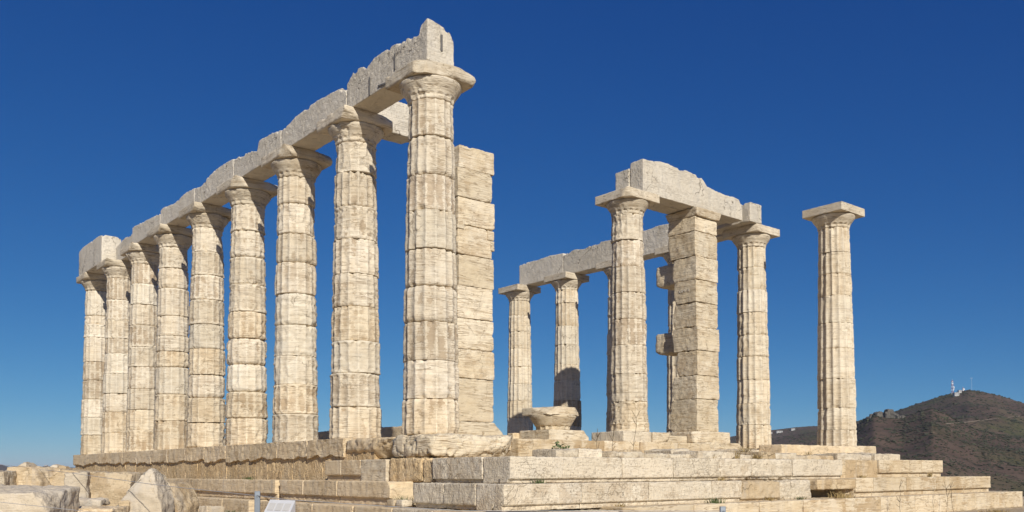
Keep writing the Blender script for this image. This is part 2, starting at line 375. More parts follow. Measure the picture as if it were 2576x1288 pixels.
def make_capital(parent, x, y, seed, wear, nth, mat, cuts=(), ab=(1.11, 1.11), abr=0.012, abchip=0.05, scale=1.0, res=0.035, yaw=0.0, zn=5.58, zt=6.10):
    ht = 0.205; zb = zt - ht
    h = zb - zn
    rows = np.unique(np.round(np.concatenate([np.linspace(0, .03, 4), np.linspace(.03, .13, 10), np.linspace(.13, h, 16)]), 4))
    zk = np.array([0, .012, .03, .085, .10, .125, .15, .20, .25, .285, h - .012, h])
    rk = np.array([.372, .392, .398, .404, .412, .425, .44, .478, .512, .528, .532, .515]) * scale
    tw = 0.0
    def rf(T, Z):
        P = np.stack([np.cos(T) * .45 + x, np.sin(T) * .45 + y, Z + seed * .61], -1)
        r = np.interp(Z, zk, rk)
        phi = (T * NF / (2 * np.pi)) % 1.0 - 0.5
        cup = 1 - (2 * np.abs(phi)) ** 2
        top = 0.105 - 0.045 * (2 * np.abs(phi)) ** 2
        D = 0.036 * sstep(0, .012, top - Z) * (1 - .75 * wear)
        r = r - D * cup
        r = r - 0.012 * (0.4 + wear) * sstep(.06, .14, fbm(P * 3.3, seed, 4, .6)) * 1.4 - 0.004 * fbm(P * 13, seed + 1, 3)
        r = r - np.clip(fbm(P * 4.0, seed + 7, 3) - (0.32 - .12 * wear), 0, 1) * 0.22
        return r, cup * (Z < top), 0, 0, 0
    cap = obj('capital', ring_mesh(rf, rows, nth, 'capital'), mat, parent, (0, 0, zn))
    me = block_mesh((ab[0], ab[1], ht), res=res, r=abr, chip=abchip, rough=0.005, seed=seed + 31, cuts=cuts, ribs=0.006)
    obj('abacus', me, mat, cap, (0, 0, zb + ht / 2 - zn + 0.002), (0, 0, yaw))
    return cap
def column(x, y, zs, label, seed, wear=0.5, rnd=0.03, nth=128, nrow=20, mat=None, capmat=None, group='columns of the temple', wears=None, rnds=None, scales=None, **ck):
    mat = mat or M_DRUM
    zs = sorted(zs); base = zs[0]
    t = thing('column', (x, y, 0), label, 'column', group)
    n = len(zs) - 1
    rs = random.Random(seed)
    for i in range(n):
        wv = (wears or {}).get(i, min(1, max(0, wear + rs.uniform(-.3, .3))))
        q_ = rs.random(); rv = (rnds or {}).get(i, rnd * (rs.uniform(.18, .4) if q_ < .55 else (rs.uniform(.5, .9) if q_ < .85 else rs.uniform(1.2, 2.0))))
        sc = (scales or {}).get(i, 1 + rs.uniform(-.014, .012))
        gold = .75 - .16 * i if mat is M_DRUM else .30 - .04 * i
        qm = rs.random(); dm = M_DRUMG if qm < gold else (M_DRUMP if qm > .80 else mat)
        make_drum(t, x, y, zs[i], zs[i + 1], seed * 17 + i, wv, rv, nth, nrow, dm, scale=sc, deep=1.3 if mat is M_DRUMN else 1.0)
    make_capital(t, x, y, seed + 900, ck.pop('cwear', min(1, wear + .1)), nth, capmat or M_CAP, zn=zs[-1], **ck)
    return t

SP = 2.522; W = 12.51
ZS = [
 [0, .59, 1.22, 1.85, 2.45, 3.07, 3.71, 4.30, 4.96, 5.57],
 [0, .60, 1.23, 1.83, 2.47, 3.09, 3.74, 4.36, 5.01, 5.58],
 [0, .60, 1.21, 1.81, 2.45, 3.11, 3.76, 4.37, 5.01, 5.57],
 [0, .63, 1.24, 1.87, 2.47, 3.09, 3.72, 4.36, 4.97, 5.57],
 [0, .65, 1.26, 1.85, 2.50, 3.12, 3.74, 4.37, 4.96, 5.57],
 [0, .80, 1.52, 2.27, 2.70, 3.13, 3.67, 4.44, 5.00, 5.57],
 [0, .64, 1.24, 1.86, 2.51, 3.10, 3.73, 4.36, 4.98, 5.57],
 [0, .65, 1.30, 1.90, 2.53, 3.17, 3.65, 4.24, 4.88, 5.57],
 [0, .66, 1.26, 1.87, 2.52, 3.15, 3.98, 4.41, 4.71, 5.58]]
SL = ['nearest column of the long left row, under the broken end of the beam',
 'second column from the front in the long left row',
 'third column from the front in the long left row',
 'fourth column from the front in the long left row',
 'fifth column from the front, the middle one of the long left row',
 'sixth column from the front in the long left row',
 'seventh column from the front in the long left row',
 'eighth column from the front in the long left row, last but one',
 'ninth and farthest column at the left end of the long row']
SW = [0.28, 0.40, 0.38, 0.5, 0.5, 0.48, 0.45, 0.42, 0.48]
SCUT = [[(-1, -1, 0.1, .60), (-.2, -1, 0, .52), (.7, -.6, -1, .55)], [(-.3, -1, -1.2, .44), (1, -.9, 0, .70)], [(-1, -.8, -1, .53)], [(-1, -1, -.8, .56), (.2, -1, -1, .48)],
        [(-.6, -1, -1.4, .47)], [(-.6, -1, -1.6, .42), (-1, .2, -1, .47)], [(-1, -1, -1.1, .53)], [(-.5, -1, -1, .46)], [(-.7, -.7, -.8, .56)]]
SRND = [{6: .02, 4: .05}, {}, {4: .06}, {2: .10, 3: .10, 4: .06, 6: .07, 7: .06}, {2: .10, 6: .06}, {2: .05, 6: .07}, {6: .05}, {}, {}]
for j in range(9):
    near = j < 3
    column(0, j * SP, ZS[j], SL[j], 11 + j * 3, wear=SW[j], rnd=0.042, nth=160 if j < 2 else (128 if j < 5 else 96), nrow=26 if j < 2 else (20 if j < 5 else 14),
           rnds=SRND[j], cuts=SCUT[j] + [(0, -1, -1.0 - .08 * (j % 4), .425 - .01 * (j % 3)), (-1, 0, -1.1, .43), (.3, -.9, .9, .50)], abchip=0.10, abr=0.016, cwear=.55 if j not in (2, 5, 6) else .3, res=.03 if j < 3 else .05)
# north row: index of the flank column, z joints, label
NS = {0: ([0, .41, .97, 1.71, 2.48, 3.13, 3.83, 4.38, 4.94, 5.57], 'lone free-standing column at the right with an intact square abacus'),
      1: ([0, .64, 1.24, 1.89, 2.52, 3.13, 3.75, 4.37, 5.00, 5.57], 'column under the right end of the short beam, right of the square pier'),
      2: ([0, .62, 1.24, 1.87, 2.5, 3.12, 3.74, 4.36, 4.98, 5.57], 'column mostly hidden behind the square pier of the right group'),
      3: ([0, .62, 1.3, 1.82, 2.55, 3.12, 3.8, 4.36, 4.98, 5.57], 'column mostly hidden behind the tall column left of the square pier'),
      4: ([0, .55, .91, 1.80, 2.47, 3.02, 3.70, 4.34, 5.13, 5.57], 'slim column with a dark shadow over its lower third, behind the fallen capital'),
      5: ([0, .71, 1.32, 1.94, 2.55, 3.18, 3.84, 4.46, 5.05, 5.58], 'leftmost and farthest column of the right rear row, left of the fallen capital')}
for j, (zs, lab) in NS.items():
    column(W, j * SP, zs, lab, 61 + j * 5, wear=0.08 if j != 1 else .3, rnd=0.014 if j != 1 else .022, nth=128, nrow=12, mat=M_DRUMN,
           cuts=[(-1, -1, -.7, .62)] if j == 1 else [], abchip=0.012 if j != 1 else .05, abr=0.006, cwear=.1, res=.05,
           scales={2: 1.03} if j == 4 else None)
PZ = 0.33
column(7.50, SP, [PZ, .56, 1.05, 1.72, 2.41, 3.03, 3.68, 4.30, 4.95, 5.58], 'pale column at the left end of the short beam, left of the square pier', 131, wear=.42, rnd=.016, nth=144, nrow=20,
       cuts=[(-1, -1, -.6, .63), (1, .2, -.4, .52)], abchip=.04, abr=.012, cwear=.25)

# ------------------------------------------------------------------ architraves
def topfn(pts, axis, h, zc, c0, end_round=0.0, seed=0, amp=.03):
    """pts: list of (coordinate in world along axis, top z in world)"""
    a = np.array(pts)
    def fn(p, P):
        w_ = p[:, axis] + c0
        zt = np.interp(w_, a[:, 0], a[:, 1]) - zc + amp * .5 * fbm(P * 2.5, seed, 3) + amp * .5 * fbm(P * 16, seed + 3, 2) - amp * 1.6 * sstep(.12, .17, fbm(P * 3.3, seed + 21, 3))
        zb = -h / 2
        f = (p[:, 2] - zb) / h
        o = 1 - axis
        edge = np.abs(p[:, o]) / np.abs(p[:, o]).max()
        zt = zt - 0.05 * np.clip(edge - .6, 0, 1) ** 2 * (1 + 2 * np.clip(fbm(P * 5, seed + 9, 2), 0, 1))
        p = p.copy(); p[:, 2] = zb + f * (zt - zb)
        return p
    return fn
ZB = 6.103
def arch_s(y0, y1, pts, label, x0=-.38, x1=.15, seed=0, chip=.06, cuts=(), name='architrave_block'):
    hmax = max(z for _, z in pts) - ZB
    zc = ZB + hmax / 2
    c = ((x0 + x1) / 2, (y0 + y1) / 2, zc)
    o = solo(name, c, (x1 - x0, y1 - y0 - .012, hmax), M_ARCH, label, 'stone beam', 'architrave blocks', res=.035 if y0 < 8 else .06, r=.018, chip=chip, rough=.009, seed=300 + seed,
             cuts=cuts, fn=topfn(pts, 1, hmax, zc, c[1], seed=300 + seed), ribs=0)
    return o
arch_s(-.47, 2.2, [(-.5, 6.80), (-.3, 6.76), (-.22, 6.60), (.1, 6.68), (.6, 6.74), (1.2, 6.75), (1.4, 6.68), (1.75, 6.75), (1.95, 6.74), (2.1, 6.66), (2.2, 6.6)],
       'topmost peaked beam block over the nearest column, with its end face showing', seed=1, cuts=[(.2, 0, 1, .291), (1, 0, .8, .275)])
arch_s(2.21, 4.98, [(2.2, 6.45), (2.45, 6.62), (2.6, 6.62), (3.4, 6.69), (4.3, 6.66), (4.6, 6.6), (5, 6.54)], 'beam block between the second and third columns of the left row', seed=2, cuts=[(0, -1, .8, 1.38)])
arch_s(4.99, 7.5, [(5, 6.58), (5.4, 6.63), (6.0, 6.68), (6.1, 6.66), (6.2, 6.45), (6.6, 6.58), (7.5, 6.64)], 'beam block with a notched top between the third and fourth left columns', seed=3)
arch_s(7.51, 10.0, [(7.5, 6.66), (7.9, 6.69), (8.7, 6.69), (9.2, 6.63), (9.5, 6.52), (10.1, 6.58)], 'beam block between the fourth and fifth columns of the left row', seed=4)
arch_s(10.01, 12.6, [(10, 6.6), (10.7, 6.62), (11.5, 6.55), (12.4, 6.64), (12.6, 6.6)], 'beam block between the fifth and sixth columns of the left row', seed=5)
arch_s(12.61, 15.1, [(12.6, 6.56), (13.4, 6.58), (14.1, 6.62), (15.2, 6.68)], 'beam block between the sixth and seventh columns of the left row', seed=6)
arch_s(15.11, 17.7, [(15, 6.66), (16.5, 6.74), (17.0, 6.72), (17.7, 6.6)], 'set-back beam block between the seventh and eighth left columns', x0=-.12, x1=.40, seed=7)
arch_s(17.78, 20.55, [(17.7, 6.98), (18.2, 7.02), (19, 7.02), (20.1, 7.02), (20.6, 6.95)], 'tall separate beam block at the far left end of the row', x0=-.52, x1=.08, seed=8, cuts=[(.6, 0, 1, .48)])
solo('architrave_block', (1.05, 2.82, ZB + .33), (1.3, .45, .66), M_ARCH, 'short cross beam reaching behind the nearest column from the second one', 'stone beam', 'architrave blocks', res=.04, r=.02, chip=.08, cuts=[(.5, 0, -1, .42)])
M_CLAMP = plain('dark_clamp_slot', (0.13, 0.12, 0.11), .8, .1, .15)
A0 = [o for o in bpy.data.objects if o.get('label', '').startswith('topmost peaked')][0]
for i, (c_, d_) in enumerate((((-.386, .52, 6.42), (.02, .035, .27)), ((-.386, 1.36, 6.27), (.02, .035, .33)), ((-.388, .89, 6.15), (.02, .36, .035)), ((-.103, -.466, 6.46), (.04, .02, .28)))):
    o_ = obj('iron_clamp', block_mesh(d_, res=.05, r=.004, chip=.002, rough=.001), M_CLAMP, A0, Vector(c_) - Vector(A0.location), (R(8) if i == 2 else 0, 0, 0))
# pronaos beam (two slabs side by side)
pf = [(7.5, 6.93), (7.76, 6.93), (8.18, 6.99), (8.48, 7.0), (8.79, 6.97), (9.19, 6.98), (9.51, 6.95), (9.79, 6.91), (9.93, 6.81), (10.02, 6.74), (10.36, 6.69), (10.75, 6.66), (11.15, 6.68), (11.35, 6.64), (11.48, 6.5)]
def arch_x(x0, x1, y0, y1, pts, label, seed, mat=M_ARCH, cuts=()):
    hmax = max(z for _, z in pts) - ZB; zc = ZB + hmax / 2
    c = ((x0 + x1) / 2, (y0 + y1) / 2, zc)
    return solo('architrave_block', c, (x1 - x0, y1 - y0, hmax), mat, label, 'stone beam', 'architrave blocks', res=.04, r=.02, chip=.05, rough=.008, seed=seed, cuts=cuts,
                fn=topfn(pts, 0, hmax, zc, c[0], seed=seed))
arch_x(7.58, 11.5, 2.07, 2.495, pf, 'long pale front beam block with a sloping broken top, over the square pier', 331)
arch_x(7.55, 11.4, 2.515, 2.97, [(7.5, 6.78), (7.7, 6.82), (8.2, 6.85), (9.5, 6.82), (11.4, 6.5)], 'rear beam slab seen beside the end of the long pale front beam', 332)
arch_s(1.95, 3.6, [(1.9, 6.62), (2.6, 6.64), (3.6, 6.6)], 'small upright beam fragment on the column right of the square pier', x0=11.68, x1=12.2, seed=41)
nxt = 3.62
for i, (y0, y1, zt, lab) in enumerate(((3.2, 5.04, 6.86, 'rear beam block partly hidden behind the square pier'), (5.05, 7.56, 6.9, 'rear beam block seen between the pier and the tall column left of it'),
                                       (7.57, 10.08, 6.9, 'rear beam block crossing behind the tall column left of the pier'), (10.09, 12.45, 6.92, 'leftmost rear beam block ending above the slim far column'))):
    arch_s(y0, y1, [(y0, zt - .03), (y0 + .7, zt + .02), (y0 + 1.3, zt - .02), (y1 - .5, zt), (y1, zt - .04)], lab, x0=12.36, x1=12.88, seed=50 + i, chip=.03)

# ------------------------------------------------------------------ antae
t = thing('pier', (2.53, 2.5, 0.33), 'tall square pier of stacked blocks behind the nearest column', 'pier', 'square piers')
zj = [.40, 1.25, 1.32, 1.83, 1.91, 2.49, 3.15, 3.79, 4.39, 4.95, 5.55, 6.02]
zj = [.40, 1.27, 1.86, 2.49, 3.15, 3.79, 4.39, 4.95, 5.55, 6.02]
rs = random.Random(4)
for i in range(len(zj) - 1):
    dx = rs.uniform(-.04, .03)
    cuts = [(1, -.1, .9, .58)] if i == 8 else ([(.9, -.1, 1, .43)] if i == 5 else ())
    block('block', (2.53 + dx, 2.5 + rs.uniform(-.015, .015), (zj[i] + zj[i + 1]) / 2), (.93 - rs.choice((0, .03, .06)), .88, zj[i + 1] - zj[i] - .010), M_WALL, t, res=.03, r=.016, chip=.11, rough=.010, ribs=.016, big=.008, cuts=list(cuts) + [(1, -.3, .9 * (1 if i % 2 else -1), .945 * (.465 + .132 + .45 * (zj[i + 1] - zj[i])) / 1.378)])
block('base_block', (2.55, 2.48, .24), (1.15, 1.1, .31), M_WALL, t, res=.04, r=.03, chip=.1, ribs=.006, cuts=[(1, -.6, 1, .52)])
block('base_block', (2.6, 2.35, -.05), (1.3, 1.35, .25), M_WALL, t, res=.04, r=.02, chip=.05, cuts=[(1, -.4, 1, .66)])
for (cx_, cz_, w_, h_) in ((2.90, 4.27, .17, .19), (2.95, 4.06, .09, .2), (2.14, 4.42, .16, .12), (2.13, 4.33, .17, .07)):
    block('filler_stone', (cx_, 2.16, cz_), (w_, .22, h_), M_WALL, t, res=.03, r=.012, chip=.03)
t = thing('pier', (9.98, 2.55, 0.33), 'square pier with two stubs of wall blocks sticking out to the left', 'pier', 'square piers')
zj = [.38, 1.22, 1.82, 2.46, 3.06, 3.69, 4.27, 4.87, 5.51, 5.89]
yb = [2.86, 2.80, 2.66, 2.84, 2.74, 2.70, 2.76, 2.88, 2.92]
bn = [.06, .04, .05, 0, .03, .05, .03, .02, .02]
for i in range(9):
    yy0, yy1 = 2.07 + bn[i] * .2, yb[i] + .1
    hz_ = (zj[i + 1] - zj[i]) / 2; hy_ = (yy1 - yy0) / 2
    tz = (-.9, -.7, .6, .2, -.4, .8, -.6, .3, -.2)[i]
    cuts = [(0, 1, tz, .90 * (hy_ + abs(tz) * hz_) / math.hypot(1, tz)), (-.5, 1, -tz * .6, .88 * (.225 + hy_ + abs(tz) * .6 * hz_) / math.sqrt(1.25 + .36 * tz * tz))]
    if i == 0: cuts.append((-.8, -1, 0, .70))
    block('block', (9.98 + rs.uniform(-.02, .02), (yy0 + yy1) / 2 + rs.uniform(-.015, .015), (zj[i] + zj[i + 1]) / 2), (.90 - rs.choice((0, .02, .04)), yy1 - yy0, zj[i + 1] - zj[i] - .010), M_WALL, t, res=.032, r=.016, chip=.13 if i < 4 else .09, rough=.011, ribs=.016, big=.012, cuts=cuts)
for (z0, z1, y1_) in ((4.29, 4.86, 3.60), (2.50, 3.05, 3.64)):
    block('wall_stub', (10.06, (2.62 + y1_) / 2, (z0 + z1) / 2), (.66, y1_ - 2.62, z1 - z0), M_WALL, t, res=.03, r=.08, chip=.10, rough=.014, ribs=.012, big=.03, cuts=[(0, 1, .9, .50), (0, 1, -1.0, .49), (-.8, 1, .1, .58), (-1, .2, -1, .46)])
block('capital', (9.98, 2.5, 5.99), (1.0, 1.02, .20), M_WALL, t, res=.035, r=.03, chip=.08, ribs=.01, fn=lambda p, P: np.concatenate([p[:, :2] * (0.93 + .10 * np.clip((p[:, 2:] + .1) / .2, 0, 1)), p[:, 2:]], 1))
block('base_block', (9.85, 2.42, .235), (1.35, 1.2, .28), M_WALL, t, res=.04, r=.02, chip=.12, cuts=[(-1, -1, .3, .80)])
block('base_block', (9.95, 2.2, -.02), (1.5, 1.3, .22), M_WALL, t, res=.04, r=.025, chip=.1, cuts=[(1, -.5, 1, .68)])

# ------------------------------------------------------------------ fallen capital and pedestals
t = thing('fallen_capital', (5.0, 2.5, .30), 'broken column capital lying on a low pedestal between the two column groups', 'capital')
def cap_r(T, Z):
    P = np.stack([np.cos(T) * .5, np.sin(T) * .5, Z + 3.3], -1)
    r = np.interp(Z, [0, .015, .03, .09, .11, .30, .36], [.34, .372, .378, .385, .405, .525, .53])
    phi = (T * NF / (2 * np.pi)) % 1 - .5; cup = 1 - (2 * np.abs(phi)) ** 2
    top = .115 - .05 * (2 * np.abs(phi)) ** 2
    r = r - .03 * cup * sstep(0, .012, top - Z) - .006 * fbm(P * 5, 3, 4) - .06 * np.clip(fbm(P * 3, 8, 3) - .28, 0, 1)
    return r, cup, 0, 0, 0
obj('echinus', ring_mesh(cap_r, np.unique(np.concatenate([np.linspace(0, .13, 14), np.linspace(.13, .36, 12)])), 128, 'echinus'), M_WALL, t, (0, 0, 0.0))
block('abacus', (5.0, 2.5, .30 + .425), (.98, .98, .17), M_WALL, t, res=.03, r=.012, chip=.03, rough=.008, cuts=[(1, -.2, 1.3, .32), (-1, -.3, 1.0, .36), (.7, -1, .2, .52), (-.8, -1, .1, .56)])
t = thing('pedestal', (5.0, 2.4, .05), 'low stone pedestal of two blocks under the fallen capital', 'pedestal', 'column pedestals')
block('block', (5.0, 2.45, .175), (1.2, 1.0, .25), M_WALL, t, res=.035, r=.02, chip=.06, cuts=[(1, -.5, 1, .53)])
block('block', (4.62, 3.06, .15), (.8, .2, .2), M_STYL, t, res=.04, r=.02, chip=.06)
t = thing('pedestal', (7.4, 2.4, .05), 'chipped base blocks under the pale column beside the pier', 'pedestal', 'column pedestals')
block('block', (7.2, 2.5, .19), (.96, 1.06, .27), M_STEP, t, res=.04, r=.02, chip=.06)
block('block', (8.0, 2.42, .18), (.62, 1.0, .28), M_WALL, t, res=.035, r=.04, chip=.16, cuts=[(1, -1, -.3, .52), (.3, -1, -1, .40)], rough=.012)
block('block', (8.75, 2.55, .15), (.8, .9, .22), M_WALL, t, res=.04, r=.03, chip=.12, cuts=[(0, -1, -1, .36)])
# ------------------------------------------------------------------ floor core and foundations
def flat_box(name, lo, hi, mat, **kw):
    c = [(a + b) / 2 for a, b in zip(lo, hi)]
    return block(name, c, [b - a for a, b in zip(lo, hi)], mat, None, **kw)
o = flat_box('temple_floor', (-.45, -2.9, -1.6), (11.2, 21.2, -.44), M_STYL, res=.25, r=.03, chip=.02, rough=.02); tag(o, kind='structure')
# south stylobate course
t = thing('stylobate_course', (-.1, 10, -.4), 'cracked brown marble course carrying the long left row of columns', 'stone course', 'courses under the columns')
yj = [1.95, 3.38, 4.71, 6.07, 7.4, 8.7, 10.0, 11.3, 12.6, 13.9, 15.2, 16.4, 17.7, 19.0, 20.75]
rs = random.Random(9)
def ragged(seed, amp=.11):
    def fn(p, P):
        k = np.clip(.5 - p[:, 2] / .4, 0, 1)
        lift = amp * 1.5 * (fbm(P * np.array([.01, 1.7, 0.01]) + 5, seed, 4, .6) + .22) * k
        p = p.copy(); p[:, 2] += np.where(p[:, 0] < 0, lift, 0)
        p[:, 0] += .01 * fbm(P * 3, seed + 2, 3)
        return p
    return fn
for i in range(len(yj) - 1):
    y0, y1 = yj[i], yj[i + 1]
    block('block', (-.02 + rs.uniform(-.003, .003), (y0 + y1) / 2, -.185), (1.10, y1 - y0 - .002, .37), M_STYL, t, res=.04 if y0 < 9 else .07, r=.005, chip=.02, rough=.010, big=.008, crag=.02, fn=ragged(40))
solo('stylobate_block', (.0, 1.12, -.19), (1.15, 1.58, .35), M_STYL, 'rounded grey marble block under the gap between the two nearest columns', 'stone block', 'loose course blocks', res=.035, r=.12, chip=.12, rough=.016, big=.05, cuts=[(-1, 0, -1.1, .40), (-1, -.4, -1, .47)], crag=.04)
solo('stylobate_block', (.30, -.28, -.19), (1.75, 1.22, .385), M_WALL, 'big rounded ochre block under the nearest column', 'stone block', 'loose course blocks', res=.03, r=.13, chip=.13, rough=.018, big=.06, cuts=[(-1, -1, .1, .98), (1, -1, -.5, .82), (.2, -1, -1, .50)], crag=.05, ribs=.012)
# poros foundation wall under it
t = thing('foundation_wall', (-.3, 10, -.8), 'rough yellow-brown porous wall below the long left row', 'wall')
y = .95; i = 0
while y < 20.6:
    wd = rs.uniform(.42, .85) if y < 12 else rs.uniform(.7, 1.3)
    y1 = min(y + wd, 20.7)
    block('block', (-.12 + rs.uniform(-.004, .004), (y + y1) / 2, -.54), (.78, y1 - y - .002, .58), M_POROS, t, res=.045 if y < 9 else .08, r=.004, chip=.02, rough=.02, big=.012)
    y = y1; i += 1
# step blocks: each step is a thing; its faces have a proud upper part over a recessed rebate
def step_block(t, axis, a, b, face, zt, zbm, mat, depth=.6, rebate=.07, seed=None, chip=.03, res=.035, dz=0.0, out=0.0, cuts=(), rough=.006, r=.012, gap=.012):
    """axis 'x': block runs along x on the east front (face = y); 'y': runs along y on the south flank (face = x)"""
    h = zt - zbm; f0 = -h / 2 + rebate
    def fn(p, P):
        p = p.copy(); o = 1 if axis == 'x' else 0
        low = sstep(f0 + .003, f0 - .003, p[:, 2]) * (p[:, o] < -depth / 2 + .2)
        p[:, o] += .05 * low
        return p
    if axis == 'x': c = ((a + b) / 2, face - out + depth / 2, (zt + zbm) / 2 + dz); d = (b - a - gap, depth, h)
    else: c = (face - out + depth / 2, (a + b) / 2, (zt + zbm) / 2 + dz); d = (depth, b - a - gap, h)
    # add a lattice line at the rebate by keeping the grid fine enough
    return block('block', c, d, mat, t, res=res, r=r, chip=chip, rough=rough, seed=seed, fn=fn if rebate else None, cuts=cuts, zx=(f0 - .006, f0 + .006) if rebate else ())
ZA, ZBt, ZC, ZD = -.402, -.765, -1.125, -1.47
t = thing('stone_step', (6, -3.1, ZBt), 'uppermost surviving step of the platform, turning the corner under the nearest column', 'step', 'platform steps')
e1 = [(-.83, 1.35), (1.35, 2.51), (2.51, 3.68), (3.68, 4.58), (4.58, 5.80), (5.80, 7.48)]
mats = [M_STEP, M_STEP, M_STEP, M_STEP, M_STEP, M_STEP]
for (a, b), m in zip(e1, mats):
    rough_ = a in (3.68, 4.58)
    step_block(t, 'x', a, b, -3.1, ZA, ZBt, m, chip=.15 if rough_ else .075, rough=.022 if rough_ else .009, r=.05 if rough_ else .014, rebate=.06)
step_block(t, 'x', 7.48, 8.85, -3.06, ZA, ZBt, M_STYL, rebate=.0, chip=.05, rough=.015)
for a, b in ((8.85, 10.12), (10.12, 10.64), (10.64, 11.62)):
    step_block(t, 'x', a, b, -3.1, ZA + .01, ZBt, M_STEPN, rebate=.10, chip=.055, gap=.018)
step_block(t, 'y', -2.492, -1.26, -.83, ZA, ZBt, M_STEP, depth=.55, chip=.015, rough=.012, rebate=.05)
step_block(t, 'y', -1.22, -.95, -.79, ZA - .03, ZBt, M_POROS, depth=.5, chip=.06, rough=.02, rebate=0)
step_block(t, 'y', -.93, .04, -.80, ZA + .01, ZBt, M_POROS, depth=.6, chip=.10, rough=.03, rebate=0, r=.05)
step_block(t, 'y', .06, .88, -.83, ZA, ZBt, M_WALL, depth=.6, chip=.05, rough=.012, rebate=.0)
step_block(t, 'y', .885, 1.55, -.83, ZA, ZBt, M_STYL, depth=.6, chip=.02, rebate=.10)
step_block(t, 'y', 1.555, 2.14, -.83, ZA, ZBt, M_STYL, depth=.6, chip=.02, rebate=.10)
t = thing('stone_step', (6, -3.4, ZC), 'middle step of the platform with a dark hollow near its right half', 'step', 'platform steps')
for a, b in ((-1.18, 1.32 - 1.1), (.22, 1.6), (1.6, 3.09), (3.09, 3.87)):
    step_block(t, 'x', a, b, -3.4, ZBt - .005, ZC, M_STEP, chip=.075 if a < 3 else .12, rebate=.08, rough=.009 if a < 3 else .014)
step_block(t, 'x', 3.87, 5.0, -3.38, ZBt - .015, ZC, M_ROCK, chip=.16, r=.07, rebate=.05, rough=.03)
step_block(t, 'x', 5.0, 6.0, -3.36, ZBt - .015, ZC, M_STEP, chip=.18, r=.07, rebate=.0, rough=.03, cuts=[(1, -.6, -.2, .58)])
block('block', (6.75, -3.12, -.862), (1.32, .58, .19), M_STYL, t, res=.035, r=.03, chip=.05, rough=.015, cuts=[(-1, -.5, -.3, .70)])
for a, b in ((7.42, 8.07), (8.07, 9.37), (9.37, 10.66), (10.66, 12.02), (12.02, 13.32)):
    step_block(t, 'x', a, b, -3.4, ZBt + .012, ZC, M_STEPN, rebate=.10, chip=.055, gap=.018)
block('block', (7.36, -3.0, -1.04), (.16, .5, .16), M_STEPN, t, res=.04, r=.01, chip=.02)
for a, b, m, c_ in ((-2.792, -2.05, M_STEP, .02), (-2.05, -1.25, M_STEP, .05)):
    step_block(t, 'y', a, b, -1.18, ZBt - .005, ZC, m, depth=.5, chip=c_, rough=.015, rebate=.06)
for a, b, m, cu in ((-.66, 1.0, M_STYL, [(-1, -.9, -.3, .84), (-.3, -1, .9, .74)]), (1.02, 2.24, M_STYL, ()), (2.26, 3.22, M_STYL, [(-1, .8, .5, .56)]), (3.4, 4.78, M_STYL, ()), (4.78, 6.1, M_STYL, ()), (6.1, 7.3, M_STYL, ()), (7.3, 8.7, M_STYL, ()), (8.7, 10.3, M_STYL, ())):
    step_block(t, 'y', a, b, -1.18, ZBt + .01, ZC, m, depth=.62, chip=.05, rough=.012, rebate=.115, r=.008, cuts=cu, out=.02, gap=.006)
step_block(t, 'y', 3.22, 3.4, -1.10, ZBt, ZC, M_WALL, depth=.5, chip=.03, rebate=0)
t = thing('stone_step', (6, -3.72, ZD), 'lowest long pale step of the platform along the bottom right', 'step', 'platform steps')
for a, b, m in ((-1.5, .62, M_STEP), (.65, 2.2, M_STEPN), (2.2, 3.85, M_STEPN), (3.85, 5.1, M_STEPN), (5.1, 6.42, M_STEPN), (6.42, 7.67, M_STEPN), (7.67, 9.0, M_STEPN), (9.0, 10.27, M_STEPN), (10.27, 11.64, M_STEPN), (11.64, 12.9, M_STEPN), (12.9, 14.16, M_STEPN)):
    step_block(t, 'x', a, b, -3.72 - (.04 if a > .6 else 0), ZC - .006 + (.02 if a > .6 else -.02), ZD, m, depth=.7, rebate=0, chip=.085, rough=.012, r=.018)
for a, b, m in ((-3.0, -2.25, M_STYL), (-2.24, -1.2, M_STEP), (-1.19, -.05, M_STYL), (-.04, 1.3, M_STYL), (1.31, 2.3, M_STYL), (2.31, 3.5, M_STYL), (3.9, 5.2, M_STYL), (5.21, 6.9, M_STYL), (6.91, 8.6, M_STYL)):
    step_block(t, 'y', a, b, -1.5, ZC - .01, ZD, m, depth=.62, chip=.05, rough=.01, rebate=0, r=.02)
# low rubble course along the front edge and pronaos platform strip
t = thing('rubble_course', (5, -2.6, -.4), 'low course of broken pale blocks on top of the uppermost step', 'stone course', 'courses under the columns')
rs = random.Random(21)
x = .35
while x < 9.6:
    wd = rs.uniform(.35, 1.15)
    hh = rs.uniform(.08, .16)
    block('block', (x + wd / 2, -2.5 + rs.uniform(-.05, .12), -.40 + hh / 2 - .01), (wd - .02, .55, hh), M_STEP if rs.random() < .75 else M_ROCK, t, res=.04, r=.03, chip=.10, rough=.02, big=.03)
    x += wd
t = thing('pronaos_platform', (6, 1.5, -.3), 'long low golden platform edge in front of the fallen capital', 'platform')
for a, b in ((3.1, 4.3), (4.3, 5.55), (5.55, 6.7), (6.7, 8.0), (8.0, 9.2)):
    block('block', ((a + b) / 2, 2.05 + rs.uniform(-.02, .02), -.15), (b - a - .008, 1.25, .42), M_STEPN, t, res=.05, r=.03, chip=.08, rough=.012, ribs=.006)
LS = [('pale flat stone on the platform floor left of the dry stalks', 3.3, -1.3), ('angular stone on the platform floor below the fallen capital', 4.9, -.9),
      ('rough stone on the platform floor below the pale column', 6.5, -.6), ('long broken stone in front of the square pier base', 8.1, -.2),
      ('broken pale stone right of the square pier base', 9.6, -.1), ('low chipped stone between the pier and the lone column', 10.9, -1.6)]
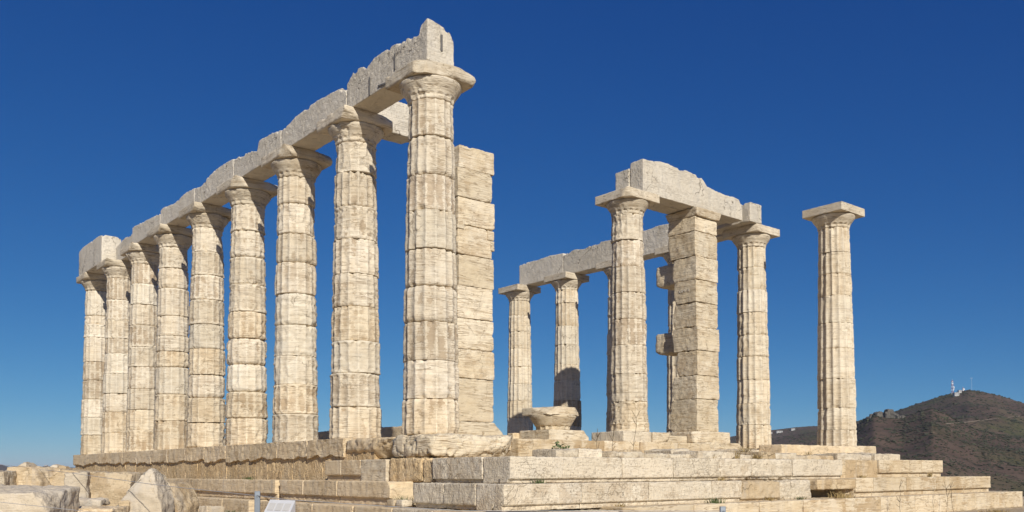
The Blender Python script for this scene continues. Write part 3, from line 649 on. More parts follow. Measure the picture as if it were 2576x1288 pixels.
for i, (lab, xx, yy) in enumerate(LS):
    sz = (.42, .5, .38, .6, .5, .45)[i]
    solo('rubble_stone', (xx, yy, -.44 + sz * .22), (sz * 1.5, sz, sz * .55), M_STEP if i % 2 else M_ROCK, lab, 'stone', 'loose stones on the platform',
         rot=(0, 0, rs.uniform(0, 3)), res=.05, r=.05, chip=.15, rough=.02, big=.06, cuts=[(rs.uniform(-1, 1), rs.uniform(-1, 1), 1, sz * .3)])
# north stylobate
t = thing('stylobate_course', (12.5, 6, -.4), 'stone course carrying the lone column and the right rear row', 'stone course', 'courses under the columns')
yj = [-.72, .75, 2.0, 3.3, 4.6, 5.9, 7.2, 8.5, 9.8, 11.1, 12.4, 13.6]
for i in range(len(yj) - 1):
    block('block', (12.52, (yj[i] + yj[i + 1]) / 2, -.19), (1.24, yj[i + 1] - yj[i] - .008, .38), M_STYL if i else M_STEPN, t, res=.06, r=.03, chip=.07, rough=.012)
block('block', (12.25, -.2, -.36), (1.5, 1.2, .26), M_STEPN, t, res=.06, r=.03, chip=.05)
t = thing('stylobate_course', (10.6, -1.2, -.42), 'low weathered kerb course running towards the lone column at the right', 'stone course', 'courses under the columns')
for a, b in ((8.3, 9.4), (9.4, 10.6), (10.6, 11.7)):
    block('block', ((a + b) / 2, -.9, -.23), (b - a - .01, .6, .38), M_STYL, t, res=.05, r=.04, chip=.09, rough=.015)
solo('cella_wall', (2.75, 6.4, -.02), (.5, 6.6, .92), M_STYL, 'dark low wall remnant seen between the bases of the nearest left columns', 'wall', res=.07, r=.05, chip=.12, rough=.02, big=.05)

# ------------------------------------------------------------------ terrain, sea, hills
def ridge_tab(pts):
    """silhouette of a ridge as bearing (radians from +Y towards +X) and slope above eye level"""
    a = []
    for u, v in pts:
        al = math.atan((u - 1288) / FPX); a.append((YAW + al, (1185.5 - v) / FPX * math.cos(al)))
    return np.array(a)
HILLS = [  # ridge profile, distance of the ridge in metres, length of the front slope, of the back slope, roughness
 (ridge_tab([(1560, 1175), (1700, 1160), (1800, 1135), (1900, 1112), (2060, 1088), (2160, 1062), (2230, 1046), (2290, 1026), (2350, 1006), (2395, 993), (2440, 984), (2480, 990), (2520, 1000), (2576, 1018), (2700, 1052), (2900, 1120), (3300, 1170)]), 1800., 1300., 900., 7.0),
 (ridge_tab([(1900, 1190), (2060, 1150), (2120, 1098), (2160, 1068), (2185, 1052), (2200, 1044), (2230, 1050), (2270, 1052), (2300, 1043), (2344, 1029), (2375, 1040), (2411, 1062), (2460, 1085), (2576, 1110), (2800, 1150), (3200, 1180)]), 1050., 700., 300., 3.0),
 (ridge_tab([(1500, 1185), (1640, 1165), (1760, 1125), (1825, 1103), (1870, 1094), (1940, 1084), (2000, 1077), (2040, 1074), (2090, 1074), (2160, 1085), (2250, 1120), (2400, 1170)]), 2500., 1200., 800., 6.0),
 (ridge_tab([(-900, 1170), (-400, 1160), (-100, 1155), (0, 1162), (24, 1169), (40, 1173), (85, 1173), (105, 1169), (118, 1166), (128, 1169), (146, 1173), (171, 1171), (190, 1172), (300, 1178), (500, 1183), (900, 1188)]), 5200., 1500., 1500., 6.0)]
def near_ground(X, Y):
    dx = np.maximum(-1.5 - X, 0) + np.maximum(X - 14.2, 0); dy = np.maximum(-3.8 - Y, 0) + np.maximum(Y - 21, 0)
    d = np.hypot(dx, dy)
    base = np.where(Y < -3.0, -1.475, -1.36) 
    base = -1.36 - .115 * sstep(-2.0, -4.0, Y) 
    z = base - .85 * sstep(4.5, 10.5, d)
    return z, d
def ground_z(X, Y):
    z, d = near_ground(X, Y)
    P = np.stack([X, Y, X * 0], -1)
    z = z + .05 * fbm(P * .9, 501, 3) * np.clip(d, 0, 1) + .3 * fbm(P * .12, 502, 3) * sstep(10, 30, d)
    z = z - 60 * sstep(16, 260, d)
    bx, by = X - CAM.x, Y - CAM.y
    r = np.hypot(bx, by); th = np.arctan2(bx, by)
    z = np.where(r > 300, np.minimum(z, -63.0 + 0 * r), z)
    for prof, RR, wf, wb, rough in HILLS:
        e = np.interp(th, prof[:, 0], prof[:, 1], left=-.02, right=-.02)
        top = CAM.z + RR * e
        t = np.where(r < RR, (r - (RR - wf)) / wf, 1 - (r - RR) / wb)
        g = np.clip(t, 0, 1); g = np.where(r < RR, g ** 1.25, g * g * (3 - 2 * g))
        n = rough * 3.2 * fbm(P / (RR * .07), 510 + int(RR), 4) * np.clip(g * 2.5, 0, 1) * np.clip((1 - g) * 4 + .06, 0, 1)
        zz = -63 + (top + 63) * g + n
        z = np.maximum(z, np.where(g > 0, zz, -1e3))
    return z
view = YAW
th = np.unique(np.concatenate([np.linspace(view - R(36), view + R(36), 600), np.linspace(view + R(36), view - R(36) + 2 * np.pi, 70)]))[:-1]
rr_ = np.unique(np.concatenate([np.linspace(.0, 30, 90), np.geomspace(30, 300, 40), np.linspace(300, 2700, 150), np.geomspace(2700, 9000, 40)]))[1:]
TT, RG = np.meshgrid(th, rr_)
X = CAM.x + np.sin(TT) * RG; Y = CAM.y + np.cos(TT) * RG
Z = ground_z(X, Y)
nt_, nr_ = len(th), len(rr_)
V = np.stack([X, Y, Z], -1).reshape(-1, 3)
a = np.arange(nt_ * nr_).reshape(nr_, nt_); b_ = np.roll(a, -1, 1)
Q = np.stack([a[:-1], a[1:], b_[1:], b_[:-1]], -1).reshape(-1, 4)
V = np.concatenate([V, [[CAM.x, CAM.y, float(ground_z(np.array([CAM.x]), np.array([CAM.y]))[0])]]])
T0 = np.stack([a[0], b_[0], np.full(nt_, len(V) - 1)], -1)
def terrain_mat():
    m = bpy.data.materials.new('dry_hillside'); m.use_nodes = True
    t = m.node_tree; N = t.nodes; L = t.links; b = N['Principled BSDF']; b.inputs['Roughness'].default_value = .95; b.inputs['Specular IOR Level'].default_value = .1
    g = N.new('ShaderNodeNewGeometry')
    def nz(scale, det=5, rough=.6):
        n = N.new('ShaderNodeTexNoise'); n.inputs['Scale'].default_value = scale; n.inputs['Detail'].default_value = det; n.inputs['Roughness'].default_value = rough
        L.new(g.outputs['Position'], n.inputs['Vector']); return n.outputs[0]
    def rp(v, lo, hi):
        n = N.new('ShaderNodeMapRange'); n.inputs[1].default_value = lo; n.inputs[2].default_value = hi; L.new(v, n.inputs[0]); return n.outputs[0]
    def mx(f, A, B):
        n = N.new('ShaderNodeMix'); n.data_type = 'RGBA'
        for i, v in ((0, f), (6, A), (7, B)):
            if isinstance(v, tuple): n.inputs[i].default_value = (*v, 1)
            elif isinstance(v, float): n.inputs[i].default_value = v
            else: L.new(v, n.inputs[i])
        return n.outputs[2]
    c = mx(rp(nz(.012, 6), .38, .62), (.078, .052, .040), (.112, .077, .056))
    c = mx(rp(nz(.005, 6, .65), .53, .66), c, (.070, .073, .028))
    c = mx(rp(nz(.035, 7, .75), .62, .68), c, (.16, .115, .075))
    c = mx(rp(nz(.09, 6, .75), .53, .62), c, (.030, .028, .018))
    # near the temple: pale dusty earth with gravel
    sx = N.new('ShaderNodeVectorMath'); sx.operation = 'LENGTH'; L.new(g.outputs['Position'], sx.inputs[0])
    near = mx(rp(nz(1.2, 6), .4, .62), (.50, .40, .27), (.39, .30, .19))
    near = mx(rp(nz(14., 4, .7), .55, .62), near, (.55, .47, .36))
    c = mx(rp(sx.outputs['Value'], 35., 70.), near, c)
    L.new(c, b.inputs['Base Color'])
    bp = N.new('ShaderNodeBump'); bp.inputs['Strength'].default_value = .6; bp.inputs['Distance'].default_value = .05
    L.new(nz(9., 6, .7), bp.inputs['Height']); L.new(bp.outputs[0], b.inputs['Normal'])
    return m
o = obj('ground', mesh_from('ground', V, Q, T0), terrain_mat()); tag(o, kind='structure')
sm = bpy.data.materials.new('sea_water'); sm.use_nodes = True
b = sm.node_tree.nodes['Principled BSDF']; b.inputs['Base Color'].default_value = (.012, .035, .06, 1); b.inputs['Roughness'].default_value = .25
n = sm.node_tree.nodes.new('ShaderNodeTexNoise'); n.inputs['Scale'].default_value = .4; bp = sm.node_tree.nodes.new('ShaderNodeBump'); bp.inputs['Strength'].default_value = .4
sm.node_tree.links.new(n.outputs[0], bp.inputs['Height']); sm.node_tree.links.new(bp.outputs[0], b.inputs['Normal'])
sa = np.linspace(0, 2 * np.pi, 97)[:-1]
V = np.concatenate([[[0, 0, -60]], np.stack([np.cos(sa) * 26000, np.sin(sa) * 26000, sa * 0 - 60], -1)])
T = np.stack([np.zeros(96), np.arange(96) + 1, (np.arange(96) + 1) % 96 + 1], -1)
tag(obj('sea', mesh_from('sea', V, None, T), sm), kind='structure')
# scrub on the hills
ICO_V = []; 
ph = (1 + 5 ** .5) / 2
ICO_V = np.array([(-1, ph, 0), (1, ph, 0), (-1, -ph, 0), (1, -ph, 0), (0, -1, ph), (0, 1, ph), (0, -1, -ph), (0, 1, -ph), (ph, 0, -1), (ph, 0, 1), (-ph, 0, -1), (-ph, 0, 1)]) / 1.9
ICO_T = np.array([(0, 11, 5), (0, 5, 1), (0, 1, 7), (0, 7, 10), (0, 10, 11), (1, 5, 9), (5, 11, 4), (11, 10, 2), (10, 7, 6), (7, 1, 8), (3, 9, 4), (3, 4, 2), (3, 2, 6), (3, 6, 8), (3, 8, 9), (4, 9, 5), (2, 4, 11), (6, 2, 10), (8, 6, 7), (9, 8, 1)])
rng = np.random.default_rng(7)
n_ = 34000
al = YAW + rng.uniform(R(11), R(33), n_); rr2 = np.where(rng.random(n_) < .5, rng.uniform(380, 1100, n_), rng.uniform(900, 2500, n_))
bx, by = CAM.x + np.sin(al) * rr2, CAM.y + np.cos(al) * rr2
dens = fbm(np.stack([bx / 60, by / 60, bx * 0], -1), 77, 3)
keep = dens > -.2 + .25 * (rng.random(n_) - .5)
bx, by, rr2 = bx[keep], by[keep], rr2[keep]
bz = ground_z(bx, by); ok = bz > -55; bx, by, bz, rr2 = bx[ok], by[ok], bz[ok], rr2[ok]
sz = rng.uniform(.35, 1.25, len(bx)) * np.where(rng.random(len(bx)) < .08, 1.7, 1) * np.clip(rr2 / 1100, .55, 1.3)
VV = ICO_V[None] * (1 + .35 * rng.uniform(-1, 1, (len(bx), 12, 1))) * sz[:, None, None] * np.array([1.5, 1.5, .6]) + np.stack([bx, by, bz + sz * .2], -1)[:, None]
TTT = ICO_T[None] + (np.arange(len(bx)) * 12)[:, None, None]
M_SCRUB = plain('hill_scrub', (.042, .044, .022), .9, 0, .5, .05)
tag(obj('scrub', mesh_from('scrub', VV.reshape(-1, 3), None, TTT.reshape(-1, 3), False), M_SCRUB), 'dark low scrub scattered over the hillsides', 'scrub', kind='stuff')

def at_bearing(u, v, dist):
    al = math.atan((u - 1288) / FPX); th_ = YAW + al
    return CAM.x + math.sin(th_) * dist, CAM.y + math.cos(th_) * dist

# rocky outcrop and small stones on the spur
M_CRAG = plain('grey_outcrop', (.10, .09, .075), .9, 0, .4, .15, .6)
bx, by = at_bearing(2211, 1031, 1045)
bz = float(ground_z(np.array([bx]), np.array([by]))[0])
t = thing('rock_outcrop', (bx, by, bz), 'dark craggy rock outcrop on the shoulder of the hill beside the lone column', 'outcrop')
rs = random.Random(5)
for i in range(16):
    q = -1 + 2 * i / 15 + rs.uniform(-.08, .08); w_ = rs.uniform(5, 9)
    off = Vector((math.cos(YAW + .38), -math.sin(YAW + .38), 0)) * (q * 17 + 3) + Vector((0, -rs.uniform(0, 8), 0))
    hh = max(4., 15 * (1 - (q - .1) ** 2 * 1.0) * rs.uniform(.8, 1.1))
    o_ = obj('crag', block_mesh((w_, w_ * 1.2, hh), res=.7, r=1.8, chip=3.0, rough=.7, big=1.6, freq=.35, seed=700 + i, cuts=[(rs.uniform(-1, 1), rs.uniform(-1, 0), 1, hh * .30), (rs.uniform(-1, 1), -1, .6, hh * .3)]), M_CRAG, t, off + Vector((0, 0, hh * .18 - 4)), (0, 0, rs.uniform(0, 3)))
def on_hill(u, v, dist):
    x_, y_ = at_bearing(u, v, dist); return x_, y_, float(ground_z(np.array([x_]), np.array([y_]))[0])
# dirt track across the hill
pts = []
for u, v, d in ((2380, 1071, 1180), (2420, 1068, 1200), (2465, 1063, 1230), (2510, 1058, 1260), (2560, 1053, 1300), (2640, 1046, 1350)):
    al = math.atan((u - 1288) / FPX); tn = (1185.5 - v) / FPX * math.cos(al)
    dd = np.linspace(700, 1790, 400); xs = CAM.x + np.sin(YAW + al) * dd; ys = CAM.y + np.cos(YAW + al) * dd
    zz = ground_z(xs, ys); el = (zz - CAM.z) / dd
    k = int(np.argmax(el >= tn)) if (el >= tn).any() else 300
    pts.append((xs[k], ys[k], zz[k]))
V = []; 
for (x_, y_, z_) in pts:
    dv = Vector((x_ - CAM.x, y_ - CAM.y, 0)).normalized()
    for s_ in (-1, 1):
        V.append((x_ + dv.x * s_ * 2.5, y_ + dv.y * s_ * 2.5, float(ground_z(np.array([x_ + dv.x * s_ * 2.5]), np.array([y_ + dv.y * s_ * 2.5]))[0]) + .4))
n_ = len(pts)
tag(obj('dirt_track', mesh_from('dirt_track', V, [(2 * i, 2 * i + 2, 2 * i + 3, 2 * i + 1) for i in range(n_ - 1)]), plain('track_dust', (.17, .13, .09), .9)), kind='structure')

# ------------------------------------------------------------------ hilltop masts and houses
def tube(p0, p1, r, n=6):
    p0, p1 = Vector(p0), Vector(p1); d = (p1 - p0).normalized(); a_ = d.orthogonal().normalized(); b__ = d.cross(a_)
    V = []
    for p in (p0, p1):
        for k in range(n):
            an = 2 * math.pi * k / n; V.append(p + (a_ * math.cos(an) + b__ * math.sin(an)) * r)
    Q = [(k, (k + 1) % n, n + (k + 1) % n, n + k) for k in range(n)]
    return V, Q
def multi_tube(segs, r, n=5, name='bars'):
    VV_, QQ_ = [], []
    for p0, p1 in segs:
        v, q = tube(p0, p1, r, n); o_ = len(VV_); VV_ += [tuple(x) for x in v]; QQ_ += [tuple(i + o_ for i in f) for f in q]
    return mesh_from(name, VV_, QQ_, None, True)
def simple_box(cx_, cy_, cz_, a_, b__, c__):
    V = [(cx_ + sx * a_ / 2, cy_ + sy * b__ / 2, cz_ + sz * c__ / 2) for sz in (-1, 1) for sy in (-1, 1) for sx in (-1, 1)]
    Q = [(0, 2, 3, 1), (4, 5, 7, 6), (0, 1, 5, 4), (2, 6, 7, 3), (0, 4, 6, 2), (1, 3, 7, 5)]
    return V, Q
def join_boxes(boxes, name='boxes'):
    VV_, QQ_ = [], []
    for bb in boxes:
        v, q = simple_box(*bb); o_ = len(VV_); VV_ += v; QQ_ += [tuple(i + o_ for i in f) for f in q]
    return mesh_from(name, VV_, QQ_, None, False)
M_RED = plain('mast_red', (.42, .12, .09), .6); M_MW = plain('mast_white', (.70, .70, .70), .5, 0, .05); M_HOUSE = plain('white_plaster', (.40, .39, .37), .8, 0, .05); M_DK = plain('dark_opening', (.05, .05, .055), .5)
def mast(u, v, dist, H, wd, label, dishes):
    x_, y_, z_ = on_hill(u, v, dist)
    t = thing('radio_mast', (x_, y_, z_ - 1), label, 'mast', 'masts on the hilltop', rot=(0, 0, -YAW))
    nseg = 8
    for k in range(nseg):
        z0, z1 = H * k / nseg, H * (k + 1) / nseg; w0 = wd * (1 - .35 * k / nseg); w1 = wd * (1 - .35 * (k + 1) / nseg)
        c0 = [(sx * w0, sy * w0, z0) for sx, sy in ((-1, -1), (1, -1), (1, 1), (-1, 1))]; c1 = [(sx * w1, sy * w1, z1) for sx, sy in ((-1, -1), (1, -1), (1, 1), (-1, 1))]
        segs = [(c0[i], c1[i]) for i in range(4)] + [(c0[i], c1[(i + 1) % 4]) for i in range(4)] + [(c1[i], c1[(i + 1) % 4]) for i in range(4)]
        obj('lattice_section', multi_tube(segs, .12), M_RED if k % 2 else M_MW, t)
    for (dx, dz, r_) in dishes:
        v_, q_ = tube((dx, -wd - .3, dz), (dx, -wd - .9, dz), r_, 12)
        c_ = len(v_); me = mesh_from('dish', [tuple(a_) for a_ in v_] + [(dx, -wd - .9, dz)], q_, [(12 + (i + 1) % 12, c_, 12 + i) for i in range(12)]); obj('dish', me, M_MW, t)
    obj('aerial', multi_tube([((0, 0, H), (0, 0, H + 3.0))], .12), M_MW, t)
    return t
mast(2399, 996, 1780, 25, 1.6, 'tall red and white lattice mast with dishes on the hilltop', [(1.6, 13, 1.3), (-.8, 19, 1.2), (.8, 8, 1.0), (-1.0, 22.5, .9), (1.5, 10, 1.0)])
mast(2426, 986, 1790, 7, 1.1, 'short stubby mast with round dishes near the summit', [(.9, 4.2, 1.5), (-.8, 2.6, 1.2)])
x_, y_, z_ = on_hill(2448, 984, 1795)
t = thing('radio_mast', (x_, y_, z_ - 1), 'thin single-pole mast with a crossbar right of the other masts', 'mast', 'masts on the hilltop', rot=(0, 0, -YAW))
obj('pole', multi_tube([((0, 0, 0), (0, 0, 23))], .11), M_MW, t); obj('crossbar', multi_tube([((-2.2, 0, 22.6), (2.0, 0, 23.1))], .2), M_MW, t)
def house(x_, y_, z_, w_, d_, h_, label, group=None, nwin=2):
    t = thing('house', (x_, y_, z_), label, 'house', group, rot=(0, 0, -YAW))
    obj('wall', join_boxes([(0, 0, h_ / 2 - 1, w_, d_, h_ + 2)]), M_HOUSE, t)
    obj('roof', join_boxes([(0, 0, h_ + .18, w_ + .4, d_ + .4, .3)]), M_HOUSE, t)
    for i in range(nwin):
        xx = -w_ / 2 + w_ * (i + .5) / nwin
        obj('window', join_boxes([(xx, -d_ / 2 - .02, h_ * .55, w_ / nwin * .4, .08, h_ * .35)]), M_DK, t)
    return t
x_, y_, z_ = on_hill(2408, 999, 1740); house(x_, y_, z_ + .5, 8.0, 7, 5, 'white flat-roofed hut just below the tall mast', 'houses on the hills')
x_, y_, z_ = on_hill(2417, 990, 1770); house(x_, y_, z_ + 2, 5, 5, 3, 'small white hut between the two lattice masts', 'houses on the hills', 1)
for i, (u, v, d, w_, lab) in enumerate(((1961, 1088, 2440, 16, 'pale low house on the distant ridge between the two right columns'), (1938, 1086, 2440, 9, 'smaller pale house left of the low one on the distant ridge'), (1995, 1084, 2450, 10, 'pale house right of the low one on the distant ridge'),
                                        (116, 1167, 5150, 16, 'white house on the summit of the far left hill'), (104, 1171, 5050, 26, 'pale house below the summit of the far left hill'))):
    al = math.atan((u - 1288) / FPX); tn = (1185.5 - v) / FPX * math.cos(al)
    dd = np.linspace(d - 900, d, 300); xs = CAM.x + np.sin(YAW + al) * dd; ys = CAM.y + np.cos(YAW + al) * dd; zz = ground_z(xs, ys); el = (zz - CAM.z) / dd
    k = int(np.argmax(el >= tn)) if (el >= tn).any() else 299
    house(xs[k], ys[k], zz[k], w_, 8, 4.5, lab, 'houses on the hills', 3)

# ------------------------------------------------------------------ fallen blocks at the left
GZ = -1.42
def rock(cx_, cy_, ztop, w_, d_, mat, label, rotz=0.0, tilt=(0, 0), cuts=(), zbot=GZ, r=.02, chip=.09, big=.03, rough=.022, name='fallen_block', crag=.0, seed=None, res=.022):
    h_ = ztop - zbot
    return solo(name, (cx_, cy_, (ztop + zbot) / 2), (w_, d_, h_), mat, label, 'stone block' if name == 'fallen_block' else 'boulder', 'fallen stones at the left', rot=(tilt[0], tilt[1], rotz - YAW), res=res, r=r, chip=chip, rough=rough, big=big, cuts=cuts, crag=crag, seed=seed)
rock(-5.10, -1.50, -.565, .56, .5, M_ROCKW, 'pointed white marble boulder standing in front of the left wall', .1, (0, .03), [(-1, -.2, .75, .22), (1, -.1, .42, .27), (.2, -1, .6, .30), (-.6, 1, .9, .25)], name='boulder', chip=.06, seed=801)
rock(-4.62, -1.0, -.735, .54, .5, M_ROCK, 'rounded ochre boulder leaning against the pointed white one', -.2, (0, .05), [(1, 0, .55, .27), (.1, -1, .8, .33)], name='boulder', chip=.16, r=.09, seed=802)
rock(-4.95, .35, -.60, .66, .6, M_ROCK, 'large ochre block with a pale broken upper edge, behind the pointed boulder', .05, (0, .02), [(-.5, -1, .6, .42), (.2, -1, .5, .38)], chip=.14, seed=803)
rock(-5.36, .3, -.60, .27, .5, M_ROCKW, 'narrow upright grey block left of the large ochre one', .35, (0, -.06), [(1, -1, 0, .25)], chip=.08, seed=804)
rock(-5.12, 2.1, -.55, .50, .7, M_ROCK, 'tilted brown block wedged behind the narrow upright one', .3, (0, .22), [(-1, 0, .9, .34)], chip=.08, seed=805)
rock(-5.54, 2.05, -.52, .52, .55, M_STYL, 'upright brown block with a smooth face near the left edge', -.12, (0, .02), [(1, -.1, .6, .36)], chip=.05, big=.02, seed=806)
rock(-6.02, 1.95, -.575, .40, .6, M_STEP, 'pale cream squared block cut by the left picture edge', .1, (0, 0), zbot=-.82, chip=.03, big=.01, seed=807)
rock(-6.1, 1.1, -.80, .5, .7, M_ROCK, 'thin flat slab under the pale cream squared block', .1, (0, 0), zbot=-.86, chip=.03, big=.01, r=.015, seed=808)
rock(-6.62, -2.55, -.76, .86, .95, M_ROCKW, 'big squared grey block in the bottom left corner', .17, (.05, .02), [(1, -.3, .8, .52)], chip=.07, r=.03, big=.03, seed=809)
rock(-5.58, -1.0, -.905, .40, .22, M_ROCKW, 'thin bright slab lying across the fallen blocks', -.02, (.12, .02), zbot=-.985, chip=.05, r=.025, big=.02, seed=810)
rock(-5.36, -1.62, -.93, .11, .12, M_ROCK, 'small ochre stone left of the pointed boulder', .4, zbot=-1.06, chip=.03, r=.02, name='boulder', seed=811)
rock(-5.83, -2.35, -.965, .50, .4, M_STYL, 'flat brown block at the bottom beside the big grey one', -.05, (.02, 0), chip=.04, big=.015, r=.02, seed=812)
rock(-4.75, 6.6, -.40, .50, .6, M_ROCKW, 'pale domed boulder top against the far hills', .2, (0, .1), [(-1, 0, 1, .40), (1, 0, 1, .38)], name='boulder', chip=.15, r=.12, seed=813, zbot=-1.5)
rock(-4.15, 7.4, -.43, .24, .4, M_ROCKW, 'small pale pointed boulder right of the domed one', .2, (0, .1), [(-1, 0, 1, .36)], name='boulder', chip=.1, r=.07, seed=814, zbot=-1.5)
rock(-3.95, 7.2, -.47, .30, .4, M_ROCK, 'low grey boulder beside the far left end of the wall', .2, (0, .1), [(1, 0, 1, .36)], name='boulder', chip=.1, r=.07, seed=815, zbot=-1.5)
rock(-4.9, 4.1, -.53, .9, .8, M_ROCK, 'long brown block behind the upright ones at the left', .0, (0, .05), chip=.1, seed=816)
rock(-3.9, 3.6, -.60, 1.1, .8, M_ROCK, 'broad low block behind the large ochre one', .1, (0, .03), chip=.1, seed=817)

# ------------------------------------------------------------------ rope fence and information board
POSTS = [(-5.15, -4.83, -.77, 'galvanised flat post of the rope fence left of the white board'), (-2.35, -7.76, -.90, 'dark fence post tip at the bottom of the picture in front of the steps')]
for (px_, py_, pz_, lab) in POSTS:
    gz = float(ground_z(np.array([px_]), np.array([py_]))[0])
    t = thing('fence_post', (px_, py_, gz), lab, 'post', 'rope fence posts', rot=(0, 0, -YAW + .1))
    h_ = pz_ - gz
    obj('shaft', block_mesh((.048, .03, h_ + .1), res=.2, r=.006, chip=.001, rough=.0), M_IRON, t, (0, 0, h_ / 2 - .05))
    obj('rope_hole', multi_tube([((0, -.02, h_ - .045), (0, .02, h_ - .045))], .008, 8), M_DK, t)
def rope(pts, r, label):
    cu = []
    P_ = [Vector(p) for p in pts]
    for a_, b__ in zip(P_[:-1], P_[1:]):
        for k in range(8):
            f_ = k / 8; cu.append(a_.lerp(b__, f_))
    cu.append(P_[-1])
    me = multi_tube(list(zip(cu[:-1], cu[1:])), r, 6, 'rope')
    o_ = obj('rope', me, M_ROPE); return tag(o_, label, 'rope', 'fence ropes')
rope([(-5.60, 5.6, -.42), (-5.56, 4.56, -.46), (-5.50, 0.0, -.61), (-5.34, -2.6, -.73), (-5.28, -3.43, -.76), (-5.15, -4.81, -.81)], .0032, 'thin rope from the left picture edge to the galvanised post')
rope([(-5.15, -4.84, -.81), (-5.12, -5.37, -.835), (-4.93, -5.91, -.855), (-4.45, -6.95, -.90), (-2.35, -7.76, -.94)], .0032, 'thin rope running right from the galvanised post along the bottom')
rope([(-7.4, -2.7, -.82), (-6.92, -3.37, -.86), (-6.70, -3.68, -.89), (-6.49, -3.98, -.92), (-6.1, -4.5, -.98)], .0026, 'thin lower rope crossing the big grey block at bottom left')
t = thing('information_board', (-4.65, -4.2, -1.6), 'white slanted information board on a stand at the bottom left', 'board')
v4 = [(-4.50, -3.66, -.885), (-4.44, -4.12, -.885), (-4.86, -4.64, -1.22), (-4.93, -4.20, -1.22)]
low = [(x_, y_, -1.26) for x_, y_, z_ in v4]
obj('panel', mesh_from('panel', v4 + low, [(0, 3, 2, 1), (0, 1, 5, 4), (1, 2, 6, 5), (2, 3, 7, 6), (3, 0, 4, 7), (4, 5, 6, 7)], None, False), M_WHITE, t, (4.65, 4.2, 1.6))
A_, B_, C_, D_ = [Vector(v) for v in v4]; nrm = (B_ - A_).cross(D_ - A_).normalized(); nrm = nrm if nrm.z > 0 else -nrm
for i in range(3):
    for j in range(3):
        f0, f1, g0, g1 = .08 + .30 * i, .32 + .30 * i, .10 + .28 * j, .30 + .28 * j
        q_ = [A_.lerp(B_, f).lerp(D_.lerp(C_, f), g) + nrm * .003 for f, g in ((f0, g0), (f1, g0), (f1, g1), (f0, g1))]
        obj('text_block', mesh_from('text_block', [tuple(p) for p in q_], [(0, 3, 2, 1)], None, False), M_PRINT, t, (4.65, 4.2, 1.6))
obj('leg', block_mesh((.08, .08, .9), res=.2, r=.01, chip=0, rough=0), M_IRON, t, (0, 0, 0.02))

# ------------------------------------------------------------------ plants
def tuft_mesh(n, h_, spread, seed, width=.006):
    rs_ = random.Random(seed); VV_, QQ_ = [], []
    for i in range(n):
        a_ = rs_.uniform(0, 6.283); r0 = rs_.uniform(0, spread * .5); L_ = h_ * rs_.uniform(.5, 1.1); ln = rs_.uniform(.15, .8) * L_
        bx_, by_ = math.cos(a_) * r0, math.sin(a_) * r0; b2 = a_ + rs_.uniform(-.8, .8); wx, wy = -math.sin(b2) * width, math.cos(b2) * width
        base = len(VV_)
        for k, f_ in enumerate((0, .5, 1)):
            x_ = bx_ + math.cos(b2) * ln * f_ * f_; y_ = by_ + math.sin(b2) * ln * f_ * f_; z_ = L_ * (f_ - .25 * f_ * f_); w_ = 1 - .8 * f_
            VV_ += [(x_ - wx * w_, y_ - wy * w_, z_), (x_ + wx * w_, y_ + wy * w_, z_)]
        QQ_ += [(base, base + 1, base + 3, base + 2), (base + 2, base + 3, base + 5, base + 4)]
    return mesh_from('tuft', VV_, QQ_, None, False)
def shrub_mesh(n, rx, rz, seed, leaf=.03):
    rs_ = random.Random(seed); VV_, QQ_ = [], []
    for i in range(n):
        d = Vector((rs_.gauss(0, 1), rs_.gauss(0, 1), abs(rs_.gauss(0, 1)))).normalized() * rs_.uniform(.4, 1) ** .6
        p = Vector((d.x * rx, d.y * rx, d.z * rz)) * (1 + .3 * math.sin(d.x * 5 + seed) * math.cos(d.y * 4))
        a_ = Vector((rs_.gauss(0, 1), rs_.gauss(0, 1), rs_.gauss(0, 1))).normalized(); b__ = a_.orthogonal().normalized()
        s_ = leaf * rs_.uniform(.6, 1.4); base = len(VV_)
        VV_ += [tuple(p - a_ * s_), tuple(p - b__ * s_ * .5), tuple(p + a_ * s_), tuple(p + b__ * s_ * .5)]; QQ_.append((base, base + 1, base + 2, base + 3))
    return mesh_from('shrub', VV_, QQ_, None, False)
def stalk_mesh(h_, seed, nb=5):
    rs_ = random.Random(seed); segs = []
    p = Vector((0, 0, 0)); nodes = [p]
    for k in range(6):
        p = p + Vector((rs_.uniform(-.02, .02), rs_.uniform(-.02, .02), h_ / 6)); nodes.append(p)
    segs = list(zip(nodes[:-1], nodes[1:]))
    for k in range(nb):
        b0 = nodes[rs_.randint(2, 6)]; a_ = rs_.uniform(0, 6.28); segs.append((b0, b0 + Vector((math.cos(a_) * .07, math.sin(a_) * .07, rs_.uniform(.05, .14)))))
    return multi_tube(segs, .0035, 4, 'stalk')
solo_ = lambda name, me, mat, loc, label, cat, group=None: tag(obj(name, me, mat, None, loc), label, cat, group)
t = thing('shrub', (1.35, -1.75, -.42), 'small dark green shrub on the platform right of the big ochre block', 'shrub')
obj('foliage', shrub_mesh(420, .24, .26, 3), M_GREEN, t); obj('stem', stalk_mesh(.22, 4, 3), M_TWIG, t)
GT = '%s dry grass tuft, counted from the left, among the stones behind the uppermost step'
ORD = 'first second third fourth fifth sixth seventh eighth ninth tenth eleventh twelfth thirteenth fourteenth'.split()
rs = random.Random(31)
spots = [(6.2, -2.2), (6.8, -2.15), (7.15, -2.2), (7.5, -2.3), (7.9, -2.25), (8.2, -2.3), (8.45, -2.2), (8.75, -2.3), (9.05, -2.25), (9.35, -2.3), (4.55, -2.72), (5.2, -2.7), (5.75, -2.55), (3.9, -2.7)]
spots.sort()
tm = [tuft_mesh(60, .2, .16, 40 + i) for i in range(4)]
